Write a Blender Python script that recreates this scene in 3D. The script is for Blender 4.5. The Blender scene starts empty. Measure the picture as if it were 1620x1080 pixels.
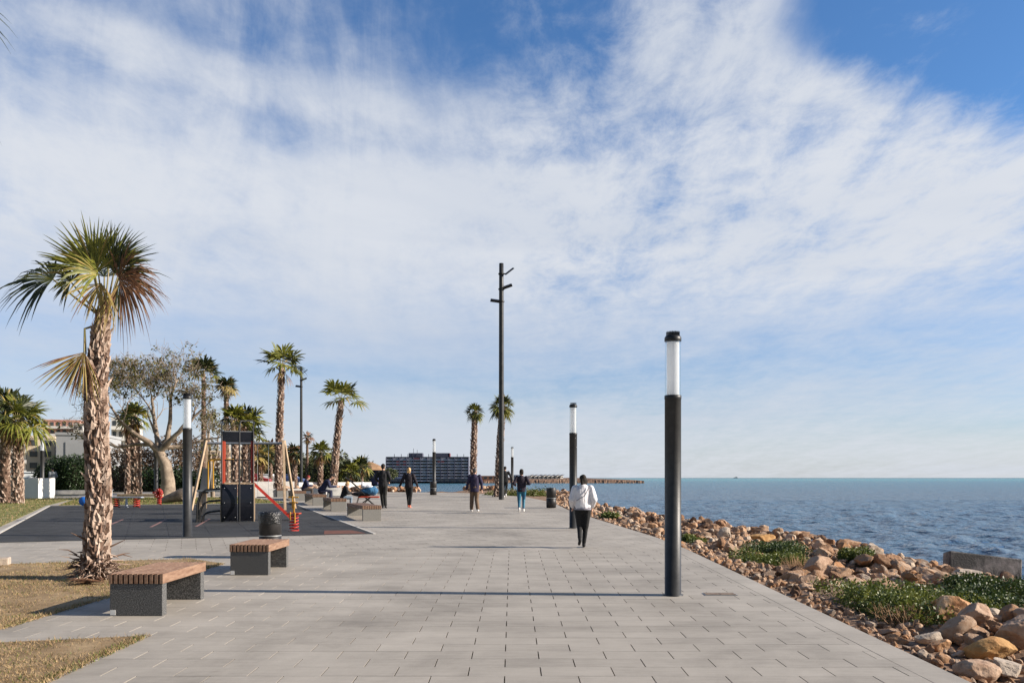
import bpy, bmesh, math, random
import numpy as np
from mathutils import Vector, Matrix, noise
R=math.radians
random.seed(7); np.random.seed(7)
S=bpy.context.scene; C=S.collection
# ---------------------------------------------------------------- camera
EYE=1.70; F=1300.0
cam=bpy.data.cameras.new('camera'); co=bpy.data.objects.new('camera',cam); C.objects.link(co)
co.location=(0,0,EYE); co.rotation_euler=(R(90),0,0)
cam.sensor_width=36; cam.lens=36*F/1620; cam.shift_y=215/1620; cam.clip_end=20000; cam.clip_start=.1
S.camera=co
S.view_settings.view_transform='Standard'; S.view_settings.look='None'; S.view_settings.exposure=0.72; S.view_settings.gamma=1
SUN_EL=R(25); SUN_AZ=math.atan2(1,-.064)        # azimuth from +Y towards +X
sund=Vector((math.sin(SUN_AZ)*math.cos(SUN_EL),math.cos(SUN_AZ)*math.cos(SUN_EL),math.sin(SUN_EL)))
# ---------------------------------------------------------------- world
W=bpy.data.worlds.new('World'); S.world=W; W.use_nodes=True
nt=W.node_tree; N=nt.nodes; L=nt.links; N.clear()
def nd(t,**k):
    n=N.new(t)
    for a,b in k.items(): setattr(n,a,b)
    return n
def MA(op,a,b=None,c=None,clamp=False):
    n=N.new('ShaderNodeMath'); n.operation=op; n.use_clamp=clamp
    for i,v in enumerate((a,b,c)):
        if v is None: continue
        if isinstance(v,(int,float)): n.inputs[i].default_value=v
        else: L.new(v,n.inputs[i])
    return n.outputs[0]
def SS(x,a,b,lo=0.,hi=1.):
    n=N.new('ShaderNodeMapRange'); n.interpolation_type='SMOOTHSTEP'
    L.new(x,n.inputs[0])
    for i,v in zip((1,2,3,4),(a,b,lo,hi)): n.inputs[i].default_value=v
    return n.outputs[0]
tc=nd('ShaderNodeTexCoord'); sp=nd('ShaderNodeSeparateXYZ'); L.new(tc.outputs['Generated'],sp.inputs[0])
X,Y,Z=sp.outputs
sky=nd('ShaderNodeTexSky',sky_type='NISHITA'); sky.sun_disc=False; sky.sun_elevation=SUN_EL; sky.sun_rotation=SUN_AZ
sky.air_density=1.0; sky.dust_density=.6; sky.ozone_density=2.6; sky.altitude=0
az=MA('ARCTAN2',X,Y); el=MA('ARCSINE',Z)
def NO(vec,scale,detail=6,rough=.55,dist=0,sc=(1,1,1),rot=0,off=(0,0,0)):
    m=nd('ShaderNodeMapping'); m.inputs['Scale'].default_value=sc; m.inputs['Rotation'].default_value=(0,0,rot); m.inputs['Location'].default_value=off
    L.new(vec,m.inputs[0]); n=nd('ShaderNodeTexNoise'); L.new(m.outputs[0],n.inputs['Vector'])
    n.inputs['Scale'].default_value=scale; n.inputs['Detail'].default_value=detail; n.inputs['Roughness'].default_value=rough; n.inputs['Distortion'].default_value=dist
    return n.outputs['Fac']
den=MA('ADD',MA('MAXIMUM',Z,0),.10)
pv=nd('ShaderNodeCombineXYZ'); L.new(MA('DIVIDE',X,den),pv.inputs[0]); L.new(MA('DIVIDE',Y,den),pv.inputs[1]); PV=pv.outputs[0]
ae=nd('ShaderNodeCombineXYZ'); L.new(az,ae.inputs[0]); L.new(el,ae.inputs[1]); AE=ae.outputs[0]
n1=NO(PV,1.5,8,.62,.3,(1,.55,1),.35,(3.1,1.7,0))        # broken cirrus
n2=NO(PV,8.0,8,.68,.25,(1,.62,1),.25,(1,5,0))
n5=NO(PV,1.6,7,.6,.5,(2.2,.30,1),-.95,(9,2,0))  # streaks              # small cells
n3=NO(AE,4.5,7,.62,1.1,(1.7,.62,1),-.55,(2,0,0))         # upright fall streaks
n4=NO(AE,3.0,5,.5,.5,(.7,4.0,1),.12,(7,3,0))            # flat veils low down
# cover by elevation (radians): horizon pale, blue band about 7 degrees, white middle, blue top
cv=nd('ShaderNodeFloatCurve'); c=cv.mapping.curves[0]
c.points[0].location=(0,.74); c.points[1].location=(1,.22)
for x,y in ((.05,.72),(.15,.56),(.26,.50),(.36,.66),(.48,.80),(.60,.84),(.69,.60),(.80,.38),(.90,.27)): c.points.new(x,y)
cv.mapping.update(); L.new(MA('DIVIDE',el,R(31)),cv.inputs['Value'])
cov=cv.outputs[0]
# blue gap, upper right
line=MA('SUBTRACT',el,MA('MULTIPLY_ADD',az,-.46,R(33.6)))
gap=MA('MULTIPLY',SS(MA('ADD',line,MA('MULTIPLY_ADD',n1,.16,-.08)),-.012,.055),SS(MA('ADD',az,MA('MULTIPLY_ADD',n2,.10,-.05)),R(16),R(22)))
# white mass upper right of centre
rc=MA('MULTIPLY',SS(az,R(3),R(13)),SS(el,R(19),R(27)))
cov=MA('ADD',cov,MA('MULTIPLY',rc,.42))
# left edge whiter lower down, blue middle top
mb_=MA('MULTIPLY',MA('MULTIPLY',SS(az,R(-22),R(-8)),SS(az,R(12),R(2))),MA('MULTIPLY',SS(el,R(19.5),R(22)),1.0))
cov=MA('SUBTRACT',cov,MA('MULTIPLY',mb_,.10))
el2=MA('ADD',el,MA('ADD',MA('MULTIPLY',az,.07),MA('MULTIPLY_ADD',n1,.10,-.05)))
vb=MA('MULTIPLY',MA('MULTIPLY',SS(el2,R(21.4),R(23.2)),SS(el2,R(25.8),R(23.8))),SS(az,R(8),R(-2)))
cov=MA('ADD',cov,MA('MULTIPLY',vb,.26))
lr=MA('MULTIPLY',SS(az,R(-2),R(-30)),SS(el,R(9),R(14)))
cov=MA('ADD',cov,MA('MULTIPLY',lr,.06))
nz=MA('ADD',MA('MULTIPLY_ADD',n1,.9,-.45),MA('ADD',MA('MULTIPLY_ADD',n2,1.0,-.5),MA('MULTIPLY_ADD',n5,.6,-.3)))
nzl=MA('MULTIPLY_ADD',n3,.85,-.42)
side=SS(az,R(4),R(-6))
nmix=MA('ADD',MA('MULTIPLY',nz,MA('SUBTRACT',1.15,MA('MULTIPLY',side,.65))),MA('MULTIPLY',nzl,MA('MULTIPLY',side,.75)))
low=SS(el,R(9),R(16))
tot=MA('ADD',cov,MA('MULTIPLY',nmix,MA('MULTIPLY_ADD',low,.85,.35)))
tot=MA('ADD',tot,MA('MULTIPLY',MA('MULTIPLY_ADD',n4,.9,-.45),SS(el,R(18),R(8))))
tot=MA('SUBTRACT',tot,MA('MULTIPLY',gap,.75))
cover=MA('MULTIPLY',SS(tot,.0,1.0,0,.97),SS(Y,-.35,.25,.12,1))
# cloud colour in sky units; slightly greyer in the thick low part
mixc=nd('ShaderNodeMix',data_type='RGBA'); L.new(SS(n4,.35,.7),mixc.inputs['Factor'])
mixc.inputs['A'].default_value=(8.0,8.35,9.0,1); mixc.inputs['B'].default_value=(7.1,7.6,8.5,1)
tint=nd('ShaderNodeMix',data_type='RGBA',blend_type='MULTIPLY'); tint.inputs['Factor'].default_value=1
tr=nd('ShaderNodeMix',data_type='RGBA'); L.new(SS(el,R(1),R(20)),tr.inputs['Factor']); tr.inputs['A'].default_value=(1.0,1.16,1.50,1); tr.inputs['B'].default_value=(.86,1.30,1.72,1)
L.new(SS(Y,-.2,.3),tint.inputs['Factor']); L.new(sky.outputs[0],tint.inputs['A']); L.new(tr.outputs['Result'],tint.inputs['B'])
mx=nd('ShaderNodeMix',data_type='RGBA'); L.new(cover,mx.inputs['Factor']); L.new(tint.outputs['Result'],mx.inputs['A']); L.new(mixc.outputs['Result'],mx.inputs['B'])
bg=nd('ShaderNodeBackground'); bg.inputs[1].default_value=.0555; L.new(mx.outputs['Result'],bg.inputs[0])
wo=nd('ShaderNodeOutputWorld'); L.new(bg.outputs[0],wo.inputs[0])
# ---------------------------------------------------------------- sun
sl=bpy.data.lights.new('sun','SUN'); sl.energy=5.0; sl.angle=R(.5); sl.color=(1,.90,.78)
so=bpy.data.objects.new('sun',sl); C.objects.link(so); so.rotation_euler=sund.to_track_quat('Z','Y').to_euler()
# ---------------------------------------------------------------- materials
def mat(name,col,col2=None,scale=5,rough=.8,bump=0,bscale=None,metal=0,detail=6,spec=.4,lo=.35,hi=.65,col3=None,rand=False,trans=0,dist=0,stretch=(1,1,1)):
    m=bpy.data.materials.new(name); m.use_nodes=True; t=m.node_tree; b=t.nodes['Principled BSDF']
    b.inputs['Roughness'].default_value=rough; b.inputs['Metallic'].default_value=metal; b.inputs['Specular IOR Level'].default_value=spec
    tc=t.nodes.new('ShaderNodeTexCoord'); mp=t.nodes.new('ShaderNodeMapping'); mp.inputs['Scale'].default_value=stretch
    t.links.new(tc.outputs['Object'],mp.inputs[0]); vec=mp.outputs[0]
    colout=None
    if rand:
        oi=t.nodes.new('ShaderNodeObjectInfo'); ad=t.nodes.new('ShaderNodeVectorMath'); ad.operation='ADD'
        sc_=t.nodes.new('ShaderNodeVectorMath'); sc_.operation='SCALE'; sc_.inputs['Scale'].default_value=37
        cx=t.nodes.new('ShaderNodeCombineXYZ')
        for i in range(3): t.links.new(oi.outputs['Random'],cx.inputs[i])
        t.links.new(cx.outputs[0],sc_.inputs[0]); t.links.new(vec,ad.inputs[0]); t.links.new(sc_.outputs[0],ad.inputs[1]); vec=ad.outputs[0]
    if col2 is not None:
        n=t.nodes.new('ShaderNodeTexNoise'); n.inputs['Scale'].default_value=scale; n.inputs['Detail'].default_value=detail; n.inputs['Roughness'].default_value=.65; n.inputs['Distortion'].default_value=dist
        t.links.new(vec,n.inputs['Vector'])
        r=t.nodes.new('ShaderNodeValToRGB'); e=r.color_ramp.elements
        e[0].position=lo; e[0].color=(*col,1); e[1].position=hi; e[1].color=(*col2,1)
        if col3 is not None: q=e.new((lo+hi)/2); q.color=(*col3,1)
        t.links.new(n.outputs['Fac'],r.inputs[0]); colout=r.outputs[0]
        t.links.new(colout,b.inputs['Base Color'])
    else: b.inputs['Base Color'].default_value=(*col,1)
    if bump:
        n2=t.nodes.new('ShaderNodeTexNoise'); n2.inputs['Scale'].default_value=bscale or scale*3; n2.inputs['Detail'].default_value=8; n2.inputs['Roughness'].default_value=.65
        t.links.new(vec,n2.inputs['Vector']); bp=t.nodes.new('ShaderNodeBump'); bp.inputs['Strength'].default_value=bump; bp.inputs['Distance'].default_value=.02
        t.links.new(n2.outputs['Fac'],bp.inputs['Height']); t.links.new(bp.outputs[0],b.inputs['Normal'])
    if trans:
        o=t.nodes['Material Output']; tl=t.nodes.new('ShaderNodeBsdfTranslucent'); ms=t.nodes.new('ShaderNodeMixShader'); ms.inputs[0].default_value=trans
        if colout is not None: t.links.new(colout,tl.inputs[0])
        else: tl.inputs[0].default_value=(*col,1)
        t.links.new(b.outputs[0],ms.inputs[1]); t.links.new(tl.outputs[0],ms.inputs[2]); t.links.new(ms.outputs[0],o.inputs[0])
    return m
M={}
M['metal']=mat('dark_metal',(.028,.029,.031),(.060,.060,.060),5,.46,.08,60,.35,lo=.3,hi=.75)
M['blackmetal']=mat('black_metal',(.012,.012,.013),(.02,.02,.021),6,.45)
M['bin']=mat('bin_metal',(.016,.015,.016),(.03,.028,.028),9,.5,.1,60)
M['galv']=mat('galvanised',(.42,.43,.44),(.5,.5,.5),8,.4,metal=.6)
M['wood']=mat('bench_wood',(.17,.09,.055),(.31,.195,.13),7,.62,.25,30,stretch=(4,.6,4),rand=True)
M['wood_end']=mat('wood_end_grain',(.10,.045,.025),(.18,.09,.05),20,.75)
M['granite']=mat('dark_granite',(.045,.045,.046),(.24,.235,.225),90,.75,.2,120,lo=.45,hi=.68,detail=3)
M['concrete']=mat('concrete',(.36,.35,.335),(.47,.455,.43),4,.9,.2,60)
M['white']=mat('white_paint',(.74,.73,.70),(.80,.79,.77),2,.6)
M['red']=mat('red_paint',(.36,.022,.018),(.50,.05,.03),5,.4)
M['orange']=mat('orange_paint',(.48,.075,.03),(.40,.05,.025),6,.5)
M['yellow']=mat('yellow_paint',(.52,.29,.035),(.46,.23,.03),5,.45)
M['blue']=mat('blue_paint',(.02,.16,.62),(.03,.18,.6),5,.4)
M['navy']=mat('dark_panel',(.008,.010,.016),(.014,.015,.022),6,.35)
M['pine']=mat('pine_timber',(.30,.20,.12),(.50,.38,.26),6,.7,.15,30,stretch=(3,3,.5))
M['plastic']=mat('bin_liner',(.012,.012,.013),None,rough=.25,bump=1.0,bscale=25,spec=.6)
M['glassy']=None
M['skin']=mat('skin',(.52,.30,.21),(.58,.35,.25),12,.55)
M['leaf']=mat('palm_leaf',(.085,.105,.015),(.32,.30,.05),9,.5,trans=.28,col3=(.17,.18,.026))
M['leafd']=mat('palm_leaf_dark',(.020,.030,.011),(.055,.065,.022),9,.45,trans=.2)
M['leafy']=mat('palm_leaf_yellow',(.30,.24,.06),(.42,.30,.10),9,.55,trans=.25)
M['leafb']=mat('palm_leaf_brown',(.13,.06,.03),(.30,.17,.09),9,.7,trans=.15,col3=(.19,.09,.045))
M['petiole']=mat('petiole',(.16,.15,.05),(.26,.20,.09),8,.5)
M['boot']=mat('palm_bark',(.17,.11,.08),(.47,.37,.30),6,.85,.5,25,col3=(.36,.26,.20),lo=.3,hi=.62)
M['bootd']=mat('palm_bark_dark',(.075,.045,.03),(.20,.125,.09),9,.9,.5,30)
M['bark']=mat('tree_bark',(.15,.11,.08),(.38,.30,.225),3,.85,.4,30)
M['oleaf']=mat('tree_leaf',(.06,.07,.018),(.20,.16,.05),6,.5,trans=.2,col3=(.12,.115,.03))
M['hedge']=mat('hedge_leaf',(.012,.030,.008),(.035,.065,.018),5,.5,trans=.1)
M['shrub']=mat('shrub_leaf',(.04,.07,.010),(.24,.25,.05),4,.5,trans=.2,col3=(.11,.135,.022))
M['shrubd']=mat('shrub_leaf_dark',(.022,.042,.008),(.11,.14,.028),4,.5,trans=.15,col3=(.05,.08,.016))
M['twig']=mat('dry_twig',(.20,.11,.06),(.36,.22,.12),7,.85)
def rockmat(name,rand,cols):
    m=bpy.data.materials.new(name); m.use_nodes=True; t=m.node_tree; b=t.nodes['Principled BSDF']; b.inputs['Roughness'].default_value=.9; b.inputs['Specular IOR Level'].default_value=.25
    tc=t.nodes.new('ShaderNodeTexCoord')
    r=t.nodes.new('ShaderNodeValToRGB'); r.color_ramp.interpolation='LINEAR'
    e=r.color_ramp.elements
    e[0].color=(*cols[0],1); e[1].color=(*cols[-1],1)
    for i,cc in enumerate(cols[1:-1]): q=e.new((i+1)/(len(cols)-1)); q.color=(*cc,1)
    if rand: oi=t.nodes.new('ShaderNodeObjectInfo'); src=oi.outputs['Random']
    else: at=t.nodes.new('ShaderNodeAttribute'); at.attribute_name='tint'; src=at.outputs['Fac']
    n=t.nodes.new('ShaderNodeTexNoise'); n.inputs['Scale'].default_value=3.5; n.inputs['Detail'].default_value=8; n.inputs['Roughness'].default_value=.7
    t.links.new(tc.outputs['Object'],n.inputs['Vector'])
    ma=t.nodes.new('ShaderNodeMath'); ma.operation='MULTIPLY_ADD'; ma.inputs[1].default_value=.9; t.links.new(n.outputs['Fac'],ma.inputs[0])
    sb=t.nodes.new('ShaderNodeMath'); sb.operation='SUBTRACT'; sb.inputs[1].default_value=.45; t.links.new(src,sb.inputs[0]); t.links.new(sb.outputs[0],ma.inputs[2])
    t.links.new(ma.outputs[0],r.inputs[0]); t.links.new(r.outputs[0],b.inputs['Base Color'])
    n2=t.nodes.new('ShaderNodeTexNoise'); n2.inputs['Scale'].default_value=22; n2.inputs['Detail'].default_value=10; n2.inputs['Roughness'].default_value=.75; t.links.new(tc.outputs['Object'],n2.inputs['Vector'])
    bp=t.nodes.new('ShaderNodeBump'); bp.inputs['Strength'].default_value=.75; bp.inputs['Distance'].default_value=.03; t.links.new(n2.outputs['Fac'],bp.inputs['Height']); t.links.new(bp.outputs[0],b.inputs['Normal'])
    return m
RC=[(.08,.05,.035),(.30,.165,.09),(.42,.27,.175),(.48,.345,.245),(.42,.225,.11),(.24,.18,.14),(.56,.44,.33)]
M['rock']=rockmat('limestone',True,RC); M['rocks']=rockmat('limestone_small',False,RC)
M['ochre']=mat('ochre_rock',(.30,.15,.05),(.52,.31,.13),6,.9,.6,25,col3=(.40,.22,.08))
M['orangerock']=mat('orange_rock',(.34,.15,.06),(.62,.44,.30),5,.9,.6,25,col3=(.50,.28,.14))
M['palerock']=mat('pale_rock',(.32,.26,.21),(.52,.43,.34),8,.9,.6,30)
M['pinkrock']=mat('pinkish_rock',(.30,.18,.115),(.48,.34,.24),7,.9,.6,30)
# ---------------------------------------------------------------- mesh helpers
class MB:
    def __init__(s): s.v=[]; s.f=[]; s.m=[]; s.s=[]
    def add(s,vs,fs,mi=0,sm=False):
        o=len(s.v); s.v+= [tuple(v) for v in vs]; s.f+=[tuple(i+o for i in f) for f in fs]; s.m+=[mi]*len(fs); s.s+=[sm]*len(fs); return s
    def box(s,c,d,rz=0,mi=0,mt=None):
        hx,hy,hz=d[0]/2,d[1]/2,d[2]/2; vs=[]
        for z in(-hz,hz):
            for x,y in((-hx,-hy),(hx,-hy),(hx,hy),(-hx,hy)): vs.append(Vector((x,y,z)))
        Mx=mt if mt is not None else Matrix.Rotation(rz,4,'Z')
        vs=[(Mx@v)+Vector(c) for v in vs]
        return s.add(vs,[(3,2,1,0),(4,5,6,7),(0,1,5,4),(1,2,6,5),(2,3,7,6),(3,0,4,7)],mi)
    def bar(s,a,b,w,h,mi=0,up=(0,0,1)):
        a=Vector(a); b=Vector(b); d=(b-a); l=d.length; d.normalize(); u=Vector(up)
        if abs(d.dot(u))>.98: u=Vector((0,1,0))
        x=d.cross(u).normalized(); u=x.cross(d)
        Mx=Matrix((x,d,u)).transposed().to_4x4()
        return s.box((a+b)/2,(w,l,h),mt=Mx,mi=mi)
    def tube(s,pts,rs,n=8,mi=0,caps=True,sm=True):
        pts=[Vector(p) for p in pts]
        if isinstance(rs,(int,float)): rs=[rs]*len(pts)
        vs=[]; fs=[]; pu=None
        for i,p in enumerate(pts):
            d=(pts[min(i+1,len(pts)-1)]-pts[max(i-1,0)]).normalized()
            if pu is None: pu=Vector((1,0,0)) if abs(d.x)<.9 else Vector((0,1,0))
            x=(pu-d*pu.dot(d)).normalized(); pu=x; y=d.cross(x)
            for k in range(n):
                a=2*math.pi*k/n; vs.append(p+(x*math.cos(a)+y*math.sin(a))*rs[i])
        for i in range(len(pts)-1):
            for k in range(n):
                k2=(k+1)%n; fs.append((i*n+k,i*n+k2,(i+1)*n+k2,(i+1)*n+k))
        if caps=='weld': fs+=[tuple(range(n-1,-1,-1)),tuple(range(len(vs)-n,len(vs)))]
        s.add(vs,fs,mi,sm)
        if caps is True:
            s.add(vs[:n],[tuple(range(n-1,-1,-1))],mi); s.add(vs[-n:],[tuple(range(n))],mi)
        return s
    def lathe(s,prof,n=24,mi=0,c=(0,0,0),sm=True,closed=False):
        vs=[];fs=[]
        for r,z in prof:
            for k in range(n):
                a=2*math.pi*k/n; vs.append((c[0]+r*math.cos(a),c[1]+r*math.sin(a),c[2]+z))
        for i in range(len(prof)-1):
            for k in range(n):
                k2=(k+1)%n; fs.append((i*n+k,i*n+k2,(i+1)*n+k2,(i+1)*n+k))
        s.add(vs,fs,mi,sm)
        if prof[0][0]>1e-4: s.add(vs[:n],[tuple(range(n-1,-1,-1))],mi)
        if prof[-1][0]>1e-4: s.add(vs[-n:],[tuple(range(n))],mi)
        return s
    def prism(s,poly,z0,z1,mi=0,zf=None):
        n=len(poly); g=zf or (lambda x,y:0)
        vs=[(x,y,z0+g(x,y)) for x,y in poly]+[(x,y,z1+g(x,y)) for x,y in poly]
        fs=[tuple(range(n-1,-1,-1)),tuple(range(n,2*n))]+[(i,(i+1)%n,(i+1)%n+n,i+n) for i in range(n)]
        return s.add(vs,fs,mi)
    def ell(s,c,r,n=12,mi=0,mt=None,k=8):
        vs=[];fs=[]
        for i in range(1,k):
            ph=math.pi*i/k
            for j in range(n):
                a=2*math.pi*j/n; vs.append(Vector((r[0]*math.sin(ph)*math.cos(a),r[1]*math.sin(ph)*math.sin(a),-r[2]*math.cos(ph))))
        vs+=[Vector((0,0,-r[2])),Vector((0,0,r[2]))]
        for i in range(k-2):
            for j in range(n): j2=(j+1)%n; fs.append((i*n+j,i*n+j2,(i+1)*n+j2,(i+1)*n+j))
        b=(k-1)*n
        for j in range(n): j2=(j+1)%n; fs.append((b,j2,j)); fs.append((b+1,(k-2)*n+j,(k-2)*n+j2))
        if mt is not None: vs=[mt@v for v in vs]
        return s.add([v+Vector(c) for v in vs],fs,mi,True)
    def build(s,name,mats,parent=None,bevel=0,loc=None):
        me=bpy.data.meshes.new(name); me.from_pydata(s.v,[],s.f)
        if not isinstance(mats,(list,tuple)): mats=[mats]
        for m in mats: me.materials.append(m)
        me.polygons.foreach_set('material_index',s.m); me.polygons.foreach_set('use_smooth',s.s); me.update()
        o=bpy.data.objects.new(name,me); C.objects.link(o)
        if parent: o.parent=parent
        if loc: o.location=loc
        if bevel:
            b=o.modifiers.new('bevel','BEVEL'); b.width=bevel; b.segments=2; b.limit_method='ANGLE'
        return o
def npmesh(name,V,Fs,mats,parent=None,smooth=False,tint=None,mi=None):
    """V (n,3); Fs (m,k) faces of equal size"""
    me=bpy.data.meshes.new(name); n,k=Fs.shape
    me.vertices.add(len(V)); me.vertices.foreach_set('co',np.asarray(V,dtype=np.float32).ravel())
    me.loops.add(n*k); me.loops.foreach_set('vertex_index',Fs.astype(np.int32).ravel())
    me.polygons.add(n); me.polygons.foreach_set('loop_start',np.arange(0,n*k,k,dtype=np.int32)); me.polygons.foreach_set('loop_total',np.full(n,k,dtype=np.int32))
    if not isinstance(mats,(list,tuple)): mats=[mats]
    for m in mats: me.materials.append(m)
    me.polygons.foreach_set('use_smooth',np.full(n,smooth))
    if mi is not None: me.polygons.foreach_set('material_index',np.asarray(mi,dtype=np.int32))
    me.update(calc_edges=True)
    if tint is not None:
        a=me.attributes.new('tint','FLOAT','FACE'); a.data.foreach_set('value',np.asarray(tint,dtype=np.float32))
    me.validate()
    o=bpy.data.objects.new(name,me); C.objects.link(o)
    if parent: o.parent=parent
    return o
def tag(o,label,cat,group=None,kind=None):
    if label: o['label']=label
    if cat: o['category']=cat
    if group: o['group']=group
    if kind: o['kind']=kind
    return o
def thing(name,label,cat,loc=(0,0,0),rz=0,group=None):
    o=bpy.data.objects.new(name,None); C.objects.link(o); o.location=loc; o.rotation_euler=(0,0,rz); o.empty_display_size=.2
    return tag(o,label,cat,group)
def struct(o): o['kind']='structure'; return o
def dup(o,parent=None,loc=None,rz=None,label=None):
    c=o.copy(); C.objects.link(c)
    if parent: c.parent=parent
    if loc is not None: c.location=loc
    if rz is not None: c.rotation_euler=(0,0,rz)
    if label: c['label']=label
    for ch in list(o.children): dup(ch,c)
    return c
def G(y): return .0125*min(max(y,-10),55)
def GA(y): return .0125*np.clip(y,-10,55)
def P(px,py,d): return Vector(((px-810)*d/F,d,EYE-(py-755)*d/F))
def gx(px,d): return (px-810)*d/F
import time;_t=time.time()
# ================================================================ ground, shore, sea
PAVE=[(3.63,-4),(3.63,17),(3.5,20),(2.75,27.3),(2.25,32.6),(1.95,40),(.8,47),(-1.5,52),(-3.8,55),(-9,57.5),(-16,58.5)]
LAND=[(3.63,-12),(3.63,17),(3.5,20),(2.75,27.3),(2.25,32.6),(2.0,40),(2.1,47),(1.8,56),(1.6,66),(.2,70),(-2.2,67),(-3.6,60),(-6,58.2),(-9.5,60),(-13,75),(-17,100),(-45,140)]
def dist_poly(x,y,poly):
    d=np.full(x.shape,1e9)
    for (ax,ay),(bx,by) in zip(poly[:-1],poly[1:]):
        vx,vy=bx-ax,by-ay; t=np.clip(((x-ax)*vx+(y-ay)*vy)/(vx*vx+vy*vy),0,1)
        d=np.minimum(d,np.hypot(x-ax-t*vx,y-ay-t*vy))
    return d
def inside(x,y,poly):
    r=np.zeros(x.shape,bool); n=len(poly)
    for i in range(n):
        (ax,ay),(bx,by)=poly[i],poly[(i+1)%n]
        if ay==by: continue
        c=((ay>y)!=(by>y))&(x<(bx-ax)*(y-ay)/(by-ay)+ax); r^=c
    return r
LP=LAND+[(-200,140),(-200,-12)]
def shore_t(x,y):
    x=np.asarray(x,float); y=np.asarray(y,float)
    d=dist_poly(x,y,LAND); return np.where(inside(x,y,LP),-d,d)
SEA=-1.6
def wid(y): return np.interp(y,[0,12,17,20,23,26,30,36,60],[9.5,9.2,8.2,7.2,4.8,3.5,2.7,2.3,2.0])
def hnoise(x,y):
    return (.10*np.sin(x*1.7+y*.6)+.08*np.sin(x*.9-y*1.9+1)+.06*np.sin(x*3.7+y*2.9+2)+.03*np.sin(x*7.3-y*6.1)+.02*np.sin(13*x+11*y))
def shore_z(x,y):
    t=shore_t(x,y); w=wid(y); tt=np.clip(t,0,None)
    z=GA(y)-.07-.045*np.minimum(tt,w)-.03*np.clip(tt-2.5,0,w)
    z=z-.17*np.clip(tt-4.2,0,4)*np.clip((w-5)/2.2,0,1)
    z=z-np.clip((tt-w)/2.6,0,1)**.8*1.9-np.clip(tt-w-2.6,0,9)*.25
    z=z+hnoise(x,y)*np.clip(tt/1.2,0,1)*.55
    return np.where(t<=0,GA(y)-.035,z)
nx,ny=300,500
xs=np.linspace(-20,34,nx); ys=np.linspace(-3,82,ny); gX,gY=np.meshgrid(xs,ys)
gZ=shore_z(gX,gY)
idx=np.arange(nx*ny).reshape(ny,nx)
Fq=np.stack([idx[:-1,:-1],idx[:-1,1:],idx[1:,1:],idx[1:,:-1]],-1).reshape(-1,4)
M['soil']=mat('sandy_soil',(.13,.075,.045),(.34,.22,.14),3,.95,.8,18,col3=(.23,.14,.085))
struct(npmesh('ground',np.stack([gX,gY,gZ],-1).reshape(-1,3),Fq,M['soil'],smooth=True))
# land beyond: left and far
mb=MB(); yy=[-12,-3,10,25,40,55,82,140]
for a,b in zip(yy[:-1],yy[1:]):
    x1=-20
    mb.add([(-700,a,G(a)-.035),(x1,a,G(a)-.035),(x1,b,G(b)-.035),(-700,b,G(b)-.035)],[(0,1,2,3)])
cs=[(-14.3,82),(-17,100),(-27,140),(-45,200),(-80,300),(-92,480),(-92,620)]
z0=G(60)-.035
for (ax,ay),(bx,by) in zip(cs[:-1],cs[1:]):
    if by<=140: mb.add([(-20,ay,z0),(ax,ay,z0),(bx,by,z0),(-20,by,z0)],[(0,1,2,3)])
    else: mb.add([(-700,ay,z0),(ax,ay,z0),(bx,by,z0),(-700,by,z0)],[(0,1,2,3)])
    mb.add([(ax,ay,z0),(ax+4,ay,SEA-1),(bx+4,by,SEA-1),(bx,by,z0)],[(0,1,2,3)])
M['land']=mat('far_land',(.10,.10,.05),(.26,.21,.14),.15,.95)
struct(mb.build('terrain',M['land']))
# ---- sea: wave grid that gets coarser with distance
rows=620; cols=520
dd=np.concatenate([np.geomspace(14,120,380),np.geomspace(121,9000,rows-380)]); uu=np.linspace(-.75,.85,cols)
D,U=np.meshgrid(dd,uu,indexing='ij'); Xs=D*U; Ys=D.copy(); H=np.zeros_like(D)
rng=np.random.RandomState(3)
cell=np.maximum(np.gradient(dd),dd*(uu[1]-uu[0]))[:,None]
for i in range(70):
    lam=.7*1.029**i; th=rng.normal(-1.25,.75); ph=rng.rand()*6.28; a=.0115*lam**.5
    k=2*math.pi/lam; w=np.clip((lam/cell-3)/3,0,1)
    arg=k*(Xs*math.cos(th)+Ys*math.sin(th))+ph+1.1*np.sin(Xs*.13+i)+1.1*np.sin(Ys*.11+2*i)
    H+=w*a*(1-np.abs(np.sin(arg*.5))*2+.35*np.sin(arg))*.9
V=np.stack([Xs,Ys,SEA+H],-1).reshape(-1,3); idx=np.arange(rows*cols).reshape(rows,cols)
Fq=np.stack([idx[:-1,:-1],idx[:-1,1:],idx[1:,1:],idx[1:,:-1]],-1).reshape(-1,4)
m=bpy.data.materials.new('sea_water'); m.use_nodes=True; t=m.node_tree; t.nodes.clear(); out=t.nodes.new('ShaderNodeOutputMaterial')
tc=t.nodes.new('ShaderNodeTexCoord'); sep=t.nodes.new('ShaderNodeSeparateXYZ'); t.links.new(tc.outputs['Object'],sep.inputs[0])
lg=t.nodes.new('ShaderNodeMath'); lg.operation='LOGARITHM'; lg.inputs[1].default_value=10; t.links.new(sep.outputs[1],lg.inputs[0])
mr=t.nodes.new('ShaderNodeMapRange'); mr.inputs[1].default_value=1.3; mr.inputs[2].default_value=3.9; t.links.new(lg.outputs[0],mr.inputs[0])
cr=t.nodes.new('ShaderNodeValToRGB'); e=cr.color_ramp.elements; e[0].color=(.095,.145,.205,1); e[1].color=(.010,.085,.14,1)
for p_,c_ in ((.35,(.09,.165,.245)),(.55,(.08,.215,.30)),(.72,(.08,.33,.38)),(.86,(.02,.17,.22))): q=e.new(p_); q.color=(*c_,1)
t.links.new(mr.outputs[0],cr.inputs[0])
prev=None
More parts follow.
